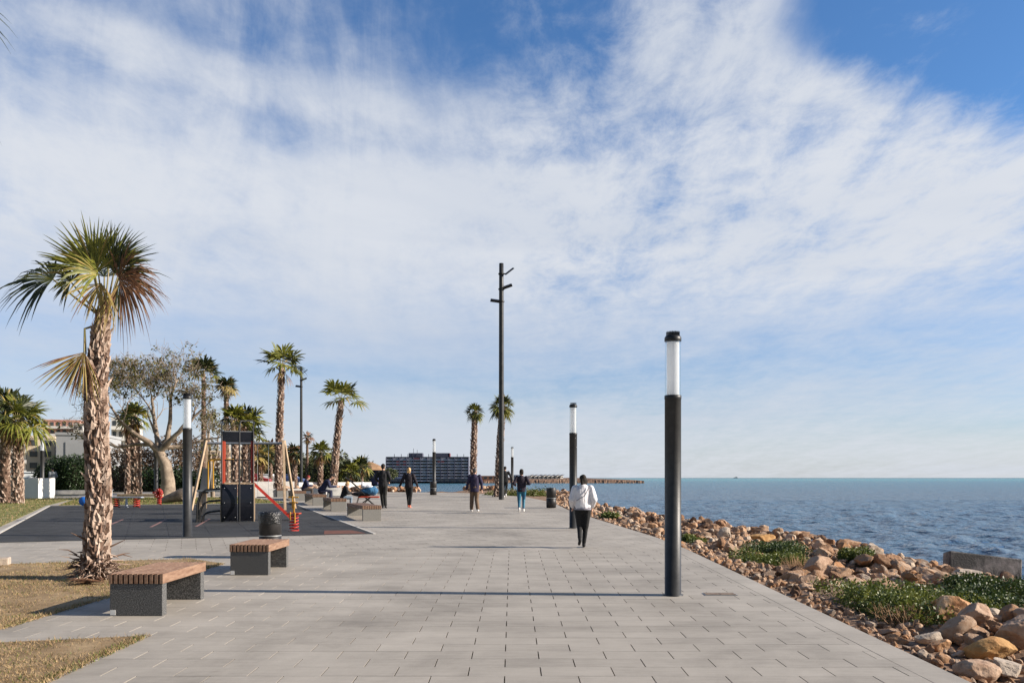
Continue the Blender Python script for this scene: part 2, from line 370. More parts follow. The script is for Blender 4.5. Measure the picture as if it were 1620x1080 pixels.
for sc,st,dist in ((1.1,1.0,.40),(3.6,1.0,.11),(.28,1.0,1.1)):
    mp=t.nodes.new('ShaderNodeMapping'); mp.inputs['Scale'].default_value=(.8,1.15,1); mp.inputs['Rotation'].default_value=(0,0,.15); t.links.new(tc.outputs['Object'],mp.inputs[0])
    n=t.nodes.new('ShaderNodeTexNoise'); n.inputs['Scale'].default_value=sc; n.inputs['Detail'].default_value=3; n.inputs['Roughness'].default_value=.5; t.links.new(mp.outputs[0],n.inputs['Vector'])
    bp=t.nodes.new('ShaderNodeBump'); bp.inputs['Strength'].default_value=st; bp.inputs['Distance'].default_value=dist; t.links.new(n.outputs['Fac'],bp.inputs['Height'])
    if prev: t.links.new(prev.outputs[0],bp.inputs['Normal'])
    prev=bp
df=t.nodes.new('ShaderNodeBsdfDiffuse'); gl=t.nodes.new('ShaderNodeBsdfGlossy'); gl.inputs['Roughness'].default_value=.10
fr=t.nodes.new('ShaderNodeFresnel'); fr.inputs['IOR'].default_value=1.33; mn=t.nodes.new('ShaderNodeMath'); mn.operation='MINIMUM'; mn.inputs[1].default_value=.72; t.links.new(fr.outputs[0],mn.inputs[0])
mxs=t.nodes.new('ShaderNodeMixShader'); t.links.new(mn.outputs[0],mxs.inputs[0]); t.links.new(df.outputs[0],mxs.inputs[1]); t.links.new(gl.outputs[0],mxs.inputs[2])
fo=t.nodes.new('ShaderNodeBsdfDiffuse'); fo.inputs[0].default_value=(.75,.77,.78,1); fa=t.nodes.new('ShaderNodeAttribute'); fa.attribute_name='foam'
nf=t.nodes.new('ShaderNodeTexNoise'); nf.inputs['Scale'].default_value=2.2; nf.inputs['Detail'].default_value=8; nf.inputs['Roughness'].default_value=.75; t.links.new(tc.outputs['Object'],nf.inputs['Vector'])
fm=t.nodes.new('ShaderNodeMath'); fm.operation='MULTIPLY_ADD'; fm.inputs[1].default_value=.75; t.links.new(fa.outputs['Fac'],fm.inputs[0]); t.links.new(nf.outputs['Fac'],fm.inputs[2])
fs=t.nodes.new('ShaderNodeMapRange'); fs.inputs[1].default_value=.86; fs.inputs[2].default_value=1.02; t.links.new(fm.outputs[0],fs.inputs[0])
mf=t.nodes.new('ShaderNodeMixShader'); t.links.new(fs.outputs[0],mf.inputs[0]); t.links.new(mxs.outputs[0],mf.inputs[1]); t.links.new(fo.outputs[0],mf.inputs[2]); t.links.new(mf.outputs[0],out.inputs[0])
for nn in (df,gl): t.links.new(cr.outputs[0],df.inputs[0]); t.links.new(prev.outputs[0],nn.inputs['Normal'])
t.links.new(prev.outputs[0],fr.inputs['Normal'])
M['sea']=m
so_=struct(npmesh('sea',V,Fq,m,smooth=True))
fx_=np.zeros(len(V),np.float32); kk_=(V[:,1]<75); fx_[kk_]=np.clip(1-np.clip(shore_t(V[kk_,0],V[kk_,1])-wid(V[kk_,1])-1.9,0,None)/2.6,0,1)
fa_=so_.data.attributes.new('foam','FLOAT','POINT'); fa_.data.foreach_set('value',fx_)
mb=MB(); mb.add([(-9000,-30,SEA-2.2),(9000,-30,SEA-2.2),(9000,9500,SEA-2.2),(-9000,9500,SEA-2.2)],[(0,1,2,3)])
struct(mb.build('seabed',mat('seabed',(.03,.05,.05))))
# ---- headland across the bay
M['cliff']=mat('headland_rock',(.085,.055,.035),(.27,.18,.12),.5,.95,.3,1.2,col3=(.17,.10,.065),stretch=(.25,.25,2.5))
n=340; hx=np.linspace(-170,77,n); rngh=np.random.RandomState(5)
sm=lambda a,k:np.convolve(a,np.ones(k)/k,'same')
prof=[(0,-2.8),(1.5,-1.4),(5,.2),(8,1.2),(14,1.9),(30,2.3),(60,2.2),(75,-2.8)]
r1=sm(rngh.randn(n),5)*1.1; r2=sm(rngh.randn(n),25)*2.6
V=[]
for j,(oy,oz) in enumerate(prof):
    for i in range(n):
        k=min(1,(77-hx[i])/50); kk=k**.5
        z=oz if oz<0 else .72*(oz*kk*(1+.22*r2[i])+rngh.randn()*.07*kk)
        V.append((hx[i]+(1-kk)*0, 478+oy*(.3+.7*kk)+rngh.randn()*.3+r2[i]*1.4, z+(0 if oz<0 else -.3*(1-kk))))
V=np.array(V); idx=np.arange(len(prof)*n).reshape(len(prof),n)
Fq=np.stack([idx[:-1,:-1],idx[:-1,1:],idx[1:,1:],idx[1:,:-1]],-1).reshape(-1,4)
struct(npmesh('headland',V,Fq,M['cliff']))
# ================================================================ paving
def clip(poly,hp):
    a,b,c=hp; out=[]                                  # keep a*x+b*y+c>=0
    for i in range(len(poly)):
        p,q=poly[i],poly[(i+1)%len(poly)]; dp=a*p[0]+b*p[1]+c; dq=a*q[0]+b*q[1]+c
        if dp>=0: out.append(p)
        if (dp>=0)!=(dq>=0):
            s=dp/(dp-dq); out.append((p[0]+s*(q[0]-p[0]),p[1]+s*(q[1]-p[1])))
    return out
tm=bpy.data.materials.new('paving_slab'); tm.use_nodes=True; t=tm.node_tree; b=t.nodes['Principled BSDF']; b.inputs['Roughness'].default_value=.72; b.inputs['Specular IOR Level'].default_value=.35
tc=t.nodes.new('ShaderNodeTexCoord'); at=t.nodes.new('ShaderNodeAttribute'); at.attribute_name='tint'
n=t.nodes.new('ShaderNodeTexNoise'); n.inputs['Scale'].default_value=.8; n.inputs['Detail'].default_value=9; n.inputs['Roughness'].default_value=.68; t.links.new(tc.outputs['Object'],n.inputs['Vector'])
mp=t.nodes.new('ShaderNodeMapping'); mp.inputs['Scale'].default_value=(1.2,14,1); t.links.new(tc.outputs['Object'],mp.inputs[0])
n2=t.nodes.new('ShaderNodeTexNoise'); n2.inputs['Scale'].default_value=2.2; n2.inputs['Detail'].default_value=6; t.links.new(mp.outputs[0],n2.inputs['Vector'])
n3=t.nodes.new('ShaderNodeTexNoise'); n3.inputs['Scale'].default_value=140; n3.inputs['Detail'].default_value=3; t.links.new(tc.outputs['Object'],n3.inputs['Vector'])
nb=t.nodes.new('ShaderNodeTexNoise'); nb.inputs['Scale'].default_value=.28; nb.inputs['Detail'].default_value=10; nb.inputs['Roughness'].default_value=.72; nb.inputs['Distortion'].default_value=1.2; t.links.new(tc.outputs['Object'],nb.inputs['Vector'])
vo=t.nodes.new('ShaderNodeTexVoronoi'); vo.inputs['Scale'].default_value=1.3; t.links.new(tc.outputs['Object'],vo.inputs['Vector'])   # gum spots
def mth(op,a,b_):
    q=t.nodes.new('ShaderNodeMath'); q.operation=op
    for i,v in enumerate((a,b_)):
        if isinstance(v,(int,float)): q.inputs[i].default_value=v
        else: t.links.new(v,q.inputs[i])
    return q.outputs[0]
s=mth('ADD',mth('MULTIPLY',n.outputs['Fac'],.75),mth('MULTIPLY',n2.outputs['Fac'],.30)); s=mth('ADD',s,mth('MULTIPLY',n3.outputs['Fac'],.25)); s=mth('ADD',s,mth('MULTIPLY',at.outputs['Fac'],.13)); s=mth('SUBTRACT',s,.225); s=mth('ADD',s,mth('MULTIPLY',mth('SUBTRACT',nb.outputs['Fac'],.5),.95)); s=mth('SUBTRACT',s,mth('MULTIPLY',mth('LESS_THAN',vo.outputs['Distance'],.020),.5))
cr=t.nodes.new('ShaderNodeValToRGB'); e=cr.color_ramp.elements; e[0].position=.2; e[0].color=(.225,.202,.172,1); e[1].position=.8; e[1].color=(.44,.40,.345,1); q=e.new(.5); q.color=(.345,.312,.268,1)
t.links.new(s,cr.inputs[0]); t.links.new(cr.outputs[0],b.inputs['Base Color'])
bp=t.nodes.new('ShaderNodeBump'); bp.inputs['Strength'].default_value=.25; bp.inputs['Distance'].default_value=.004; t.links.new(n3.outputs['Fac'],bp.inputs['Height']); t.links.new(bp.outputs[0],b.inputs['Normal'])
M['tile']=tm
class TL:
    def __init__(s): s.v=[];s.f=[];s.t=[]
    def tile(s,poly,tint,dz=0):
        if len(poly)<3: return
        o=len(s.v); n=len(poly); j=random.uniform(-.0008,.0008)
        s.v+=[(x,y,G(y)+dz+j) for x,y in poly]+[(x,y,G(y)+dz-.02) for x,y in poly]
        s.f.append(tuple(range(o,o+n))); s.t.append(tint)
        for i in range(n): k=(i+1)%n; s.f.append((o+i,o+n+i,o+n+k,o+k)); s.t.append(tint)
    def build(s,name,m):
        me=bpy.data.meshes.new(name); me.from_pydata(s.v,[],s.f); me.materials.append(m)
        a=me.attributes.new('tint','FLOAT','FACE'); a.data.foreach_set('value',s.t)
        o=bpy.data.objects.new(name,me); C.objects.link(o); return struct(o)
GE,GR=.0048,.0013
T=TL()
for r in range(-25,60):                                # straight part: slabs 0.6 x 0.3 in running bond
    y0=6.70+.3*(r-20); y1=y0+.3
    if y1<2.5 or y0>16.8: continue
    off=.24 if r%2==0 else -.06
    for k in range(-26,7):
        x0=off+.6*k; x1=x0+.6
        if x0>3.33: continue
        p=[(x0+GE,y0+GR),(x1-GE,y0+GR),(x1-GE,y1-GR),(x0+GE,y1-GR)]
        p=clip(p,(-1,0,3.325)); p=clip(p,(0,-1,16.8)); T.tile(p,random.random())
for k in range(0,25):
    y0=2.5+.6*k; y1=min(y0+.6,17)
    if y1-y0>.05: T.tile([(3.332,y0+GR),(3.628,y0+GR),(3.628,y1-GR),(3.332,y1-GR)],random.random()*.6+.5,.001)
th=R(21.5); cu,su=math.cos(th),math.sin(th)            # far part: slabs turned with the bay
ed=[]
for (ax,ay),(bx,by) in zip(PAVE[1:-1],PAVE[2:]):
    l=math.hypot(bx-ax,by-ay); nx_,ny_=-(by-ay)/l,(bx-ax)/l; ed.append((ax,ay,bx,by,nx_,ny_,-(nx_*ax+ny_*ay)))
PP=PAVE+[(-45,58.5),(-45,-4)]
for r in range(0,210):
    for k in range(-60,62):
        u0=.6*k+(.3 if r%2 else 0); v0=.3*r-4
        q=[(u0+GE,v0+GR),(u0+.6-GE,v0+GR),(u0+.6-GE,v0+.3-GR),(u0+GE,v0+.3-GR)]
        q=[(x*cu-y*su,16.8+x*su+y*cu) for x,y in q]
        cx=sum(p[0] for p in q)/4; cy=sum(p[1] for p in q)/4
        if cy<16.4 or cx<-26 or cy>59 or cx>4.2 or cx<-.66*cy-1: continue
        q=clip(q,(0,1,-16.803))
        if not q: continue
        bd=1e9
        for e_ in ed:
            ax,ay,bx,by=e_[:4]; vx,vy=bx-ax,by-ay; tt=min(1,max(0,((cx-ax)*vx+(cy-ay)*vy)/(vx*vx+vy*vy)))
            dq=math.hypot(cx-ax-tt*vx,cy-ay-tt*vy)
            if dq<bd: bd=dq; be=e_
        if bd<.6:
            q=clip(q,(be[4],be[5],be[6]-.3))
        else:
            if not bool(inside(np.array([cx]),np.array([cy]),PP)[0]): continue
        T.tile(q,random.random())
for (ax,ay,bx,by,nx_,ny_,_) in ed:                     # border band along the shore
    l=math.hypot(bx-ax,by-ay); m_=max(1,int(l/.6)); dx,dy=(bx-ax)/l,(by-ay)/l
    for i in range(m_):
        a=i*l/m_+.002; b2=(i+1)*l/m_-.002
        T.tile([(ax+dx*a,ay+dy*a),(ax+dx*b2,ay+dy*b2),(ax+dx*b2+nx_*.296,ay+dy*b2+ny_*.296),(ax+dx*a+nx_*.296,ay+dy*a+ny_*.296)],random.random()*.6+.5,.001)
T.build('promenade_paving',M['tile'])
# rubber playground surface
M['rubber']=mat('rubber_tile',(.020,.021,.023),(.045,.046,.048),1.2,.85,.3,150)
PG=[(-11.85,18.45),(-3.54,20.95),(-10.3,38.5),(-20.2,36.0)]
def quadgrid(A,B,Cc,D_,nu,nv):
    for i in range(nu):
        for j in range(nv):
            o=[]
            for a,b2 in((i,j),(i+1,j),(i+1,j+1),(i,j+1)):
                u,v=a/nu,b2/nv
                o.append((A[0]*(1-u)*(1-v)+B[0]*u*(1-v)+Cc[0]*u*v+D_[0]*(1-u)*v,A[1]*(1-u)*(1-v)+B[1]*u*(1-v)+Cc[1]*u*v+D_[1]*(1-u)*v))
            yield o
T=TL()
for q in quadgrid(*PG,9,19):
    cx=sum(p[0] for p in q)/4; cy=sum(p[1] for p in q)/4
    q=[(cx+(x-cx)*.992,cy+(y-cy)*.992) for x,y in q]; T.tile(q,random.random(),.012)
T.build('playground_surface',M['rubber'])
mb=MB(); mb.prism([(x,y) for x,y in PG],.001,.006,zf=lambda x,y:G(y)); struct(mb.build('playground_base',mat('rubber_joint',(.10,.10,.10))))
M['kerb']=mat('kerb_stone',(.45,.42,.38),(.58,.55,.5),5,.85)
def edge_strip(a,b,w,z):
    mb=MB(); a=Vector((*a,0)); b=Vector((*b,0)); d=(b-a); l=d.length; d.normalize(); s=Vector((-d.y,d.x,0))*w/2
    mb.prism([tuple((a-s).xy),tuple((b-s).xy),tuple((b+s).xy),tuple((a+s).xy)],0,z,zf=lambda x,y:G(y)); return struct(mb.build('kerb',M['kerb']))
edge_strip((-3.50,20.95),(-10.26,38.5),.07,.016); edge_strip((-11.93,18.45),(-20.28,36.0),.07,.016)
mb=MB()
T2=[((-10.2,23.2),(-11.2,26.6)),((-9.0,23.4),(-9.9,26.9)),((-11.9,24.4),(-12.6,26.6))]
for a,b in T2:
    a=Vector((*a,0));b=Vector((*b,0)); d=(b-a).normalized(); s=Vector((-d.y,d.x,0))*.035
    mb.prism([tuple((a-s).xy),tuple((b-s).xy),tuple((b+s).xy),tuple((a+s).xy)],.013,.017,zf=lambda x,y:G(y))
struct(mb.build('painted_lines',mat('faded_line',(.22,.12,.11))))
# red mat corner
mb=MB(); mb.prism([(-4.75,20.75),(-3.75,21.05),(-4.28,22.0),(-5.0,21.9)],.012,.0165,zf=lambda x,y:G(y)); struct(mb.build('red_mat',mat('red_mat',(.12,.045,.03),(.18,.07,.045),8)))
# ---- planting beds and lawns
BED1=[(-5.37,8.6),(-5.08,14.45),(-5.95,15.2),(-16,12.3),(-16,6.3)]
BED2=[(-3.73,2.5),(-3.69,8.25),(-16,5.2),(-16,2.5)]
LAWN=[(-12.3,18.5),(-20.6,36.3),(-24,45.5),(-60,38),(-60,4)]
LAWN2=[(-20.2,36.6),(-10.6,39.1),(-14.9,46.0),(-24,45.6)]
M['dry']=mat('dry_turf',(.19,.125,.06),(.38,.27,.15),2.6,.95,.6,60,col3=(.28,.19,.10))
M['turf']=mat('turf',(.09,.11,.025),(.30,.24,.10),1.3,.95,.6,50,col3=(.17,.17,.05))
def sheet(name,poly,m,dz):
    mb=MB(); mb.prism(poly,-.02,dz,zf=lambda x,y:G(y)); return struct(mb.build(name,m))
sheet('planting_bed',BED1,M['dry'],.012); sheet('planting_bed',BED2,M['dry'],.012)
sheet('lawn',LAWN,M['turf'],.008); sheet('lawn',LAWN2,M['turf'],.010)
def blades(name,poly,n,h,w,mats,fr=None,label=None,maxd=1e9,maskf=None):
    xs=[p[0] for p in poly]; ys=[p[1] for p in poly]; rg=np.random.RandomState(len(name)+n)
    x=rg.uniform(min(xs),max(xs),n*4); y=rg.uniform(min(ys),max(ys),n*4)
    k=inside(x,y,poly)&(y<maxd)&(np.abs(x)<.68*y+.8)&(y>5.5); 
    if maskf is not None: k&=maskf(x,y)
    x=x[k][:n]; y=y[k][:n]; m=len(x); a=rg.uniform(0,6.28,m); hh=h*rg.uniform(.4,1.3,m); ww=w*rg.uniform(.6,1.3,m); ln=rg.uniform(.2,1.3,m); la=rg.uniform(0,6.28,m)
    z=GA(y)+.008
    A=np.stack([x-np.cos(a)*ww,y-np.sin(a)*ww,z],-1); B=np.stack([x+np.cos(a)*ww,y+np.sin(a)*ww,z],-1)
    Cc=np.stack([x+np.cos(la)*ln*hh,y+np.sin(la)*ln*hh,z+hh],-1)
    V=np.stack([A,B,Cc],1).reshape(-1,3); Ft=np.arange(m*3).reshape(-1,3)
    o=npmesh(name,V,Ft,mats,mi=(rg.rand(m)<(fr or 0)).astype(int)); tag(o,label,'grass',kind='stuff'); return o
M['bl_dry']=mat('dry_blade',(.26,.17,.08),(.50,.36,.20),6,.8,trans=.2); M['bl_gr']=mat('green_blade',(.07,.10,.02),(.17,.19,.04),5,.6,trans=.2)
gmask=lambda x,y:(np.sin(x*2.3+1.3*np.sin(y*1.7))+np.sin(y*2.9+x*1.1)+np.sin(x*6.1-y*4.3)*.6+np.random.RandomState(1).uniform(-1.6,1.6,len(x)))>-.5
blades('grass',BED1,42000,.03,.005,[M['bl_dry'],M['bl_gr']],.22,'short dry grass in the bed around the large palm',maskf=gmask)
blades('grass',BED2,34000,.03,.005,[M['bl_dry'],M['bl_gr']],.22,'short dry grass in the bottom left bed',maskf=gmask)
def edge_blades(a,b,w,n,lb):
    a=np.array(a);b=np.array(b);d=(b-a)/np.linalg.norm(b-a); s=np.array([-d[1],d[0]])*w; q=[tuple(a-s),tuple(b-s),tuple(b+s),tuple(a+s)]; blades('grass_edge',q,n,.04,.005,[M['bl_dry'],M['bl_gr']],.35,lb)
edge_blades(BED1[0],BED1[1],.07,1500,'grass spilling over the right edge of the upper bed'); edge_blades(BED2[0],BED2[1],.07,1500,'grass spilling over the right edge of the bottom bed')
edge_blades(BED1[2],BED1[3],.09,1600,'grass spilling over the far edge of the upper bed'); edge_blades(BED2[1],BED2[2],.08,1600,'grass spilling over the top edge of the bottom bed')
blades('grass',LAWN,40000,.055,.012,[M['bl_gr'],M['bl_dry']],.4,'mown green lawn left of the playground')
blades('grass',LAWN2,16000,.06,.014,[M['bl_gr'],M['bl_dry']],.3,'green lawn behind the playground')
# ================================================================ people
def capsule(m,a,b,ra,rb,n=10):
    a=Vector(a);b=Vector(b); d=(b-a); l=d.length
    if l<1e-5: m.ell(a,(ra,ra,ra),n); return
    d/=l; pts=[];rs=[]
    for t_ in(-.98,-.8,-.45,0): pts.append(a+d*ra*t_); rs.append(ra*math.sqrt(max(.02,1-t_*t_)))
    for t_ in(0,.45,.8,.98): pts.append(b+d*rb*t_); rs.append(rb*math.sqrt(max(.02,1-t_*t_)))
    m.tube(pts,rs,n,caps='weld')
def fuse(m,name,mt,parent,vox=.012,it=4,fold=0,seed=0,hem=None):
    me=bpy.data.meshes.new('tmp'); me.from_pydata(m.v,[],m.f); o=bpy.data.objects.new('tmp',me); C.objects.link(o)
    r=o.modifiers.new('r','REMESH'); r.mode='VOXEL'; r.voxel_size=vox; s=o.modifiers.new('s','SMOOTH'); s.factor=.5; s.iterations=it
    dg=bpy.context.evaluated_depsgraph_get(); ev=o.evaluated_get(dg); nm=bpy.data.meshes.new_from_object(ev); bpy.data.objects.remove(o); bpy.data.meshes.remove(me)
    nm.name=name; nm.materials.clear(); nm.materials.append(mt); n=len(nm.polygons); nm.polygons.foreach_set('use_smooth',[True]*n)
    if fold:
        nrm=[v.normal.copy() for v in nm.vertices]; cos=[v.co.copy() for v in nm.vertices]; out=[]
        for c_,n_ in zip(cos,nrm):
            w=noise.noise(Vector((c_.x*9+seed,c_.y*9,c_.z*6)))+.5*noise.noise(Vector((c_.x*22,c_.y*22+seed,c_.z*13)))
            c_=c_+n_*w*fold; out+=[c_.x,c_.y,c_.z]
        nm.vertices.foreach_set('co',out); nm.update()
    if hem:
        c0,up,rad=hem
        for v in nm.vertices:
            w=v.co-c0; h=w.dot(up)
            if h<0 and (w-up*h).length<rad: v.co-=up*(h*.93)
    ob=bpy.data.objects.new(name,nm); C.objects.link(ob); ob.parent=parent; return ob
def cm(name,c,c2=None): return mat(name,c,c2 or tuple(x*1.35 for x in c),14,.85,.3,60)
def person(label,x,y,H,rz,J,top,bottom,shoe,hair,z=None,group=None,sleeve=True,skirt=False,hood=False,longhair=0,face=False,bulk=1.0,hem=.86,sk='skin',vox=.011):
    k=H/1.75; t=thing('person',label,'person',(x,y,G(y) if z is None else z),rz,group)
    D=dict(pel=(0,0,.95),che=(0,.0,1.27),neck=(0,0,1.47),head=(0,.015,1.63),
      shL=(-.185,0,1.42),shR=(.185,0,1.42),elL=(-.235,-.03,1.13),elR=(.235,-.03,1.13),wrL=(-.25,.05,.87),wrR=(.25,.05,.87),
      hiL=(-.09,0,.92),hiR=(.09,0,.92),knL=(-.095,.03,.50),knR=(.095,.03,.50),anL=(-.095,-.02,.09),anR=(.095,-.02,.09),toL=(-.105,.14,.03),toR=(.105,.14,.03))
    D.update(J); D={a:Vector(b)*k for a,b in D.items() if isinstance(b,tuple) and a!='look'}
    B=bulk; m=MB()
    def limb(m,a,b,r1,r2,i=0): capsule(m,D[a],D[b],(r1*k+i),(r2*k+i))
    # body: one surface
    up=(D['che']-D['pel']).normalized(); hd=(D['head']-D['neck']).normalized()
    capsule(m,D['pel'],D['pel'].lerp(D['che'],.5),.115*k,.105*k); capsule(m,D['che'].lerp(D['pel'],.4),D['che']+up*.08*k,.11*k,.115*k)
    for s in 'LR':
        limb(m,'hi'+s,'kn'+s,.078,.052); limb(m,'kn'+s,'an'+s,.052,.036); capsule(m,D['an'+s]+Vector((0,-.0,-.03)),D['to'+s],.035*k,.026*k)
        capsule(m,D['che']+up*.1*k,D['sh'+s],.07*k,.055*k); limb(m,'sh'+s,'el'+s,.048,.037); limb(m,'el'+s,'wr'+s,.037,.024)
        w=D['wr'+s]; f=(w-D['el'+s]).normalized(); sd=Vector((1,0,0)) if s=='L' else Vector((-1,0,0)); lat=f.cross(sd); lat=lat.normalized() if lat.length>.1 else Vector((0,1,0)); pn=f.cross(lat).normalized()
        capsule(m,w,w+f*.07*k,.022*k,.026*k); capsule(m,w+f*.05*k+lat*.018*k,w+f*.085*k+lat*.02*k,.018*k,.016*k); capsule(m,w+f*.05*k-lat*.018*k,w+f*.085*k-lat*.02*k,.018*k,.016*k)
        for q_,(lo_,ll) in enumerate(((-.030,.060),(-.011,.072),(.010,.068),(.030,.052))):
            a=w+f*.085*k+lat*lo_*k; b=a+f*ll*.55*k+pn*.010*k; c_=b+f*ll*.35*k+pn*.030*k; capsule(m,a,b,.0105*k,.0095*k,6); capsule(m,b,c_,.0095*k,.008*k,6)
        capsule(m,w+f*.02*k+lat*.02*k,w+f*.06*k+lat*.055*k+pn*.02*k,.013*k,.010*k,6)
    capsule(m,D['neck']-hd*.03*k,D['head']-hd*.04*k,.055*k,.052*k)
    fw=Vector(J.get('look',(0,1,0))).normalized(); fw=(fw-hd*fw.dot(hd)).normalized(); rt=fw.cross(hd)
    Mx=Matrix((rt,fw,hd)).transposed().to_4x4()
    m.ell(D['head']+hd*.025*k,(.074*k,.093*k,.095*k),14,mt=Mx,k=10); m.ell(D['head']-hd*.045*k+fw*.02*k,(.056*k,.066*k,.065*k),12,mt=Mx)
    m.ell(D['head']+fw*.095*k-hd*.012*k,(.014*k,.018*k,.024*k),8,mt=Mx); m.ell(D['head']+fw*.082*k-hd*.058*k,(.024*k,.012*k,.010*k),8,mt=Mx)
    for s in(-1,1): m.ell(D['head']+rt*s*.074*k-fw*.008*k,(.013*k,.022*k,.034*k),8,mt=Mx)
    body=fuse(m,'body',M[sk],t,vox,3)
    if face:
        for s in(-1,1): MB().ell(D['head']+rt*s*.03*k+fw*.087*k+hd*.018*k,(.012*k,.006*k,.006*k),8,mt=Mx,k=6).build('eye',M['blackmetal'],t)
        MB().ell(D['head']+fw*.094*k-hd*.058*k,(.022*k,.006*k,.006*k),8,mt=Mx,k=6).build('mouth',mat('lips',(.30,.10,.08)),t)
    # trousers
    m=MB(); i=.012
    capsule(m,D['pel'],D['pel'].lerp(D['che'],.3),.118*k*B+i,.108*k*B+i)
    for s in 'LR':
        loose=J.get('loose',0)
        limb(m,'hi'+s,'kn'+s,.083*B*J.get('legs',1),.056*J.get('legs',1)+loose*.6,i); an=D['an'+s].lerp(D['kn'+s],J.get('crop',.06)); capsule(m,D['kn'+s],an,.055*k+i+loose*k*.6,.040*k+i*.8+loose*k)
        capsule(m,D['pel']-up*.02*k+Vector(((-.05 if s=='L' else .05)*k,0,0)),D['hi'+s],.10*k*B+i*.6,.085*k*B+i*.6)
    fuse(m,'trousers',bottom,t,vox,3,.004,3)
    # top
    m=MB(); i=.022*B+J.get('puff',0); ht=D['pel'].lerp(D['che'],J.get('hemf',-.15))
    for s in 'LR':
        capsule(m,D['che']+up*.06*k,D['sh'+s]-Vector((0,0,.01)),.095*k+i*.6,.058*k+i*.6); limb(m,'sh'+s,'el'+s,.056,.046,i*.8)
        wr=D['wr'+s].lerp(D['el'+s],.08 if sleeve else .6); capsule(m,D['el'+s],wr,.045*k+i*.8,.033*k+i*.5)
        sx=(-1 if s=='L' else 1)*rt*.055*k
        capsule(m,ht+sx,D['che']+sx+up*.05*k,.095*k*B+i,.090*k*B+i)
    capsule(m,ht,D['che']+up*.12*k,.11*k*B+i,.10*k+i); capsule(m,D['neck']-hd*.05*k,D['neck']+hd*.0*k,.07*k,.062*k)
    if hood: m.ell(D['neck']-fw*.06*k+hd*.0*k,(.10*k,.065*k,.06*k),12,mt=Mx)
    jk=fuse(m,J.get('topname','jacket'),top,t,vox,3,.007 if B<1.2 else .010,7,hem=(ht-up*.045*k,up,.20*k*B))
    # shoes
    for s in 'LR':
        m=MB(); a=D['an'+s]; b=D['to'+s]; bk=(a-b); bk.z=0; bk=bk.normalized() if bk.length>1e-3 else Vector((0,-1,0))
        h_=Vector((a.x,a.y,a.z-.055*k))+bk*.025*k; capsule(m,h_,b+Vector((0,0,.008)),.040*k,.036*k); capsule(m,a-Vector((0,0,.01)),h_,.046*k,.042*k)
        fuse(m,'shoe',shoe,t,.010,2)
    # hair
    m=MB(); m.ell(D['head']+hd*.042*k-fw*.012*k,(.084*k,.098*k,.088*k),14,mt=Mx,k=10)
    m.ell(D['head']-fw*.045*k+hd*.0*k,(.078*k,.062*k,.085*k),12,mt=Mx)
    if longhair:
        for a in(-.045,0,.045): capsule(m,D['head']-fw*.05*k+rt*a*k,D['head']-fw*.075*k+rt*a*1.1*k-hd*longhair*k,.045*k,.030*k)
    fuse(m,'hair',hair,t,.011,2,.006,5)
    return t,D
HB=cm('dark_hair',(.018,.013,.010)); HBL=mat('blond_hair',(.42,.24,.09),(.66,.44,.20),30,.6); HG=cm('grey_hair',(.09,.08,.075)); HR=cm('red_cap',(.20,.02,.02))
BK=cm('black_cloth',(.010,.010,.012)); BK2=cm('black_leggings',(.009,.009,.010)); SHB=cm('black_shoes',(.012,.012,.013)); SHW=cm('white_trainers',(.60,.58,.56)); SHP=cm('coral_trainers',(.62,.16,.10))
WALK=dict(hiL=(-.09,0,.92),knL=(-.075,.15,.53),anL=(-.05,.26,.10),toL=(-.06,.42,.06),hiR=(.09,0,.92),knR=(.075,.0,.50),anR=(.05,-.30,.20),toR=(.055,-.22,.05),elL=(-.25,-.10,1.15),wrL=(-.27,-.06,.90),elR=(.25,.03,1.14),wrR=(.27,.15,.92))
def W_(**k): d=dict(WALK); d.update(k); return d
# woman in the white jacket
wt,Dw=person('woman walking away in a loose white jacket and black leggings, dark ponytail',gx(922,17.4),17.4,1.54,R(0),
 W_(elL=(-.27,-.05,1.15),wrL=(-.24,.12,.98),elR=(.27,-.05,1.15),wrR=(.24,.12,.98),puff=.014,hemf=.10,knR=(.07,.04,.50),anR=(.03,.06,.10),toR=(.04,.20,.03),knL=(-.07,.06,.52),anL=(-.09,-.22,.24),toL=(-.10,-.16,.09),legs=1.13,look=(-.35,.9,0)),
 mat('white_jacket',(.66,.64,.67),(.76,.74,.76),5,.6,.5,12),BK2,SHB,HB,longhair=.20,bulk=1.12,hood=True)
m=MB(); m.tube([Dw['shR']+Vector((-.03,-.10,.05)),Dw['che']+Vector((.02,-.185,-.02)),Dw['pel']+Vector((-.15,-.17,.16))],.010,6); o=m.build('bag_strap',mat('strap_grey',(.22,.22,.25)),wt)
m=MB(); m.lathe([(.150,0),(.155,.02),(.150,.04)],24); o=m.build('waistband',mat('grey_band',(.25,.24,.28)),wt); o.location=Dw['pel']+Vector((0,0,-.035)); o.scale=(1.18,1.0,1)
person('man in black sweater and black trousers walking away near the front bench of the row',gx(606,34.0),34.0,1.84,0,
 W_(elL=(-.28,-.02,1.16),wrL=(-.22,.16,1.06),elR=(.28,-.02,1.16),wrR=(.22,.16,1.06),loose=.012,anR=(.12,-.14,.12),toR=(.13,0,.03)),BK,cm('black_trousers',(.014,.014,.013)),SHB,HB,bulk=1.1)
bt,Db=person('blonde woman in dark top and leggings with coral trainers walking away',gx(647,34.4),34.4,1.68,0,
 W_(elL=(-.32,-.04,1.14),wrL=(-.42,.04,.92),elR=(.30,-.04,1.14),wrR=(.38,.06,.93),knL=(-.06,.12,.52),anL=(-.04,.15,.11),toL=(-.05,.3,.05),anR=(.05,-.06,.11),toR=(.06,.08,.03),hemf=-.05),cm('dark_plum_top',(.014,.010,.014)),BK2,SHP,HBL,longhair=.09,bulk=1.08)
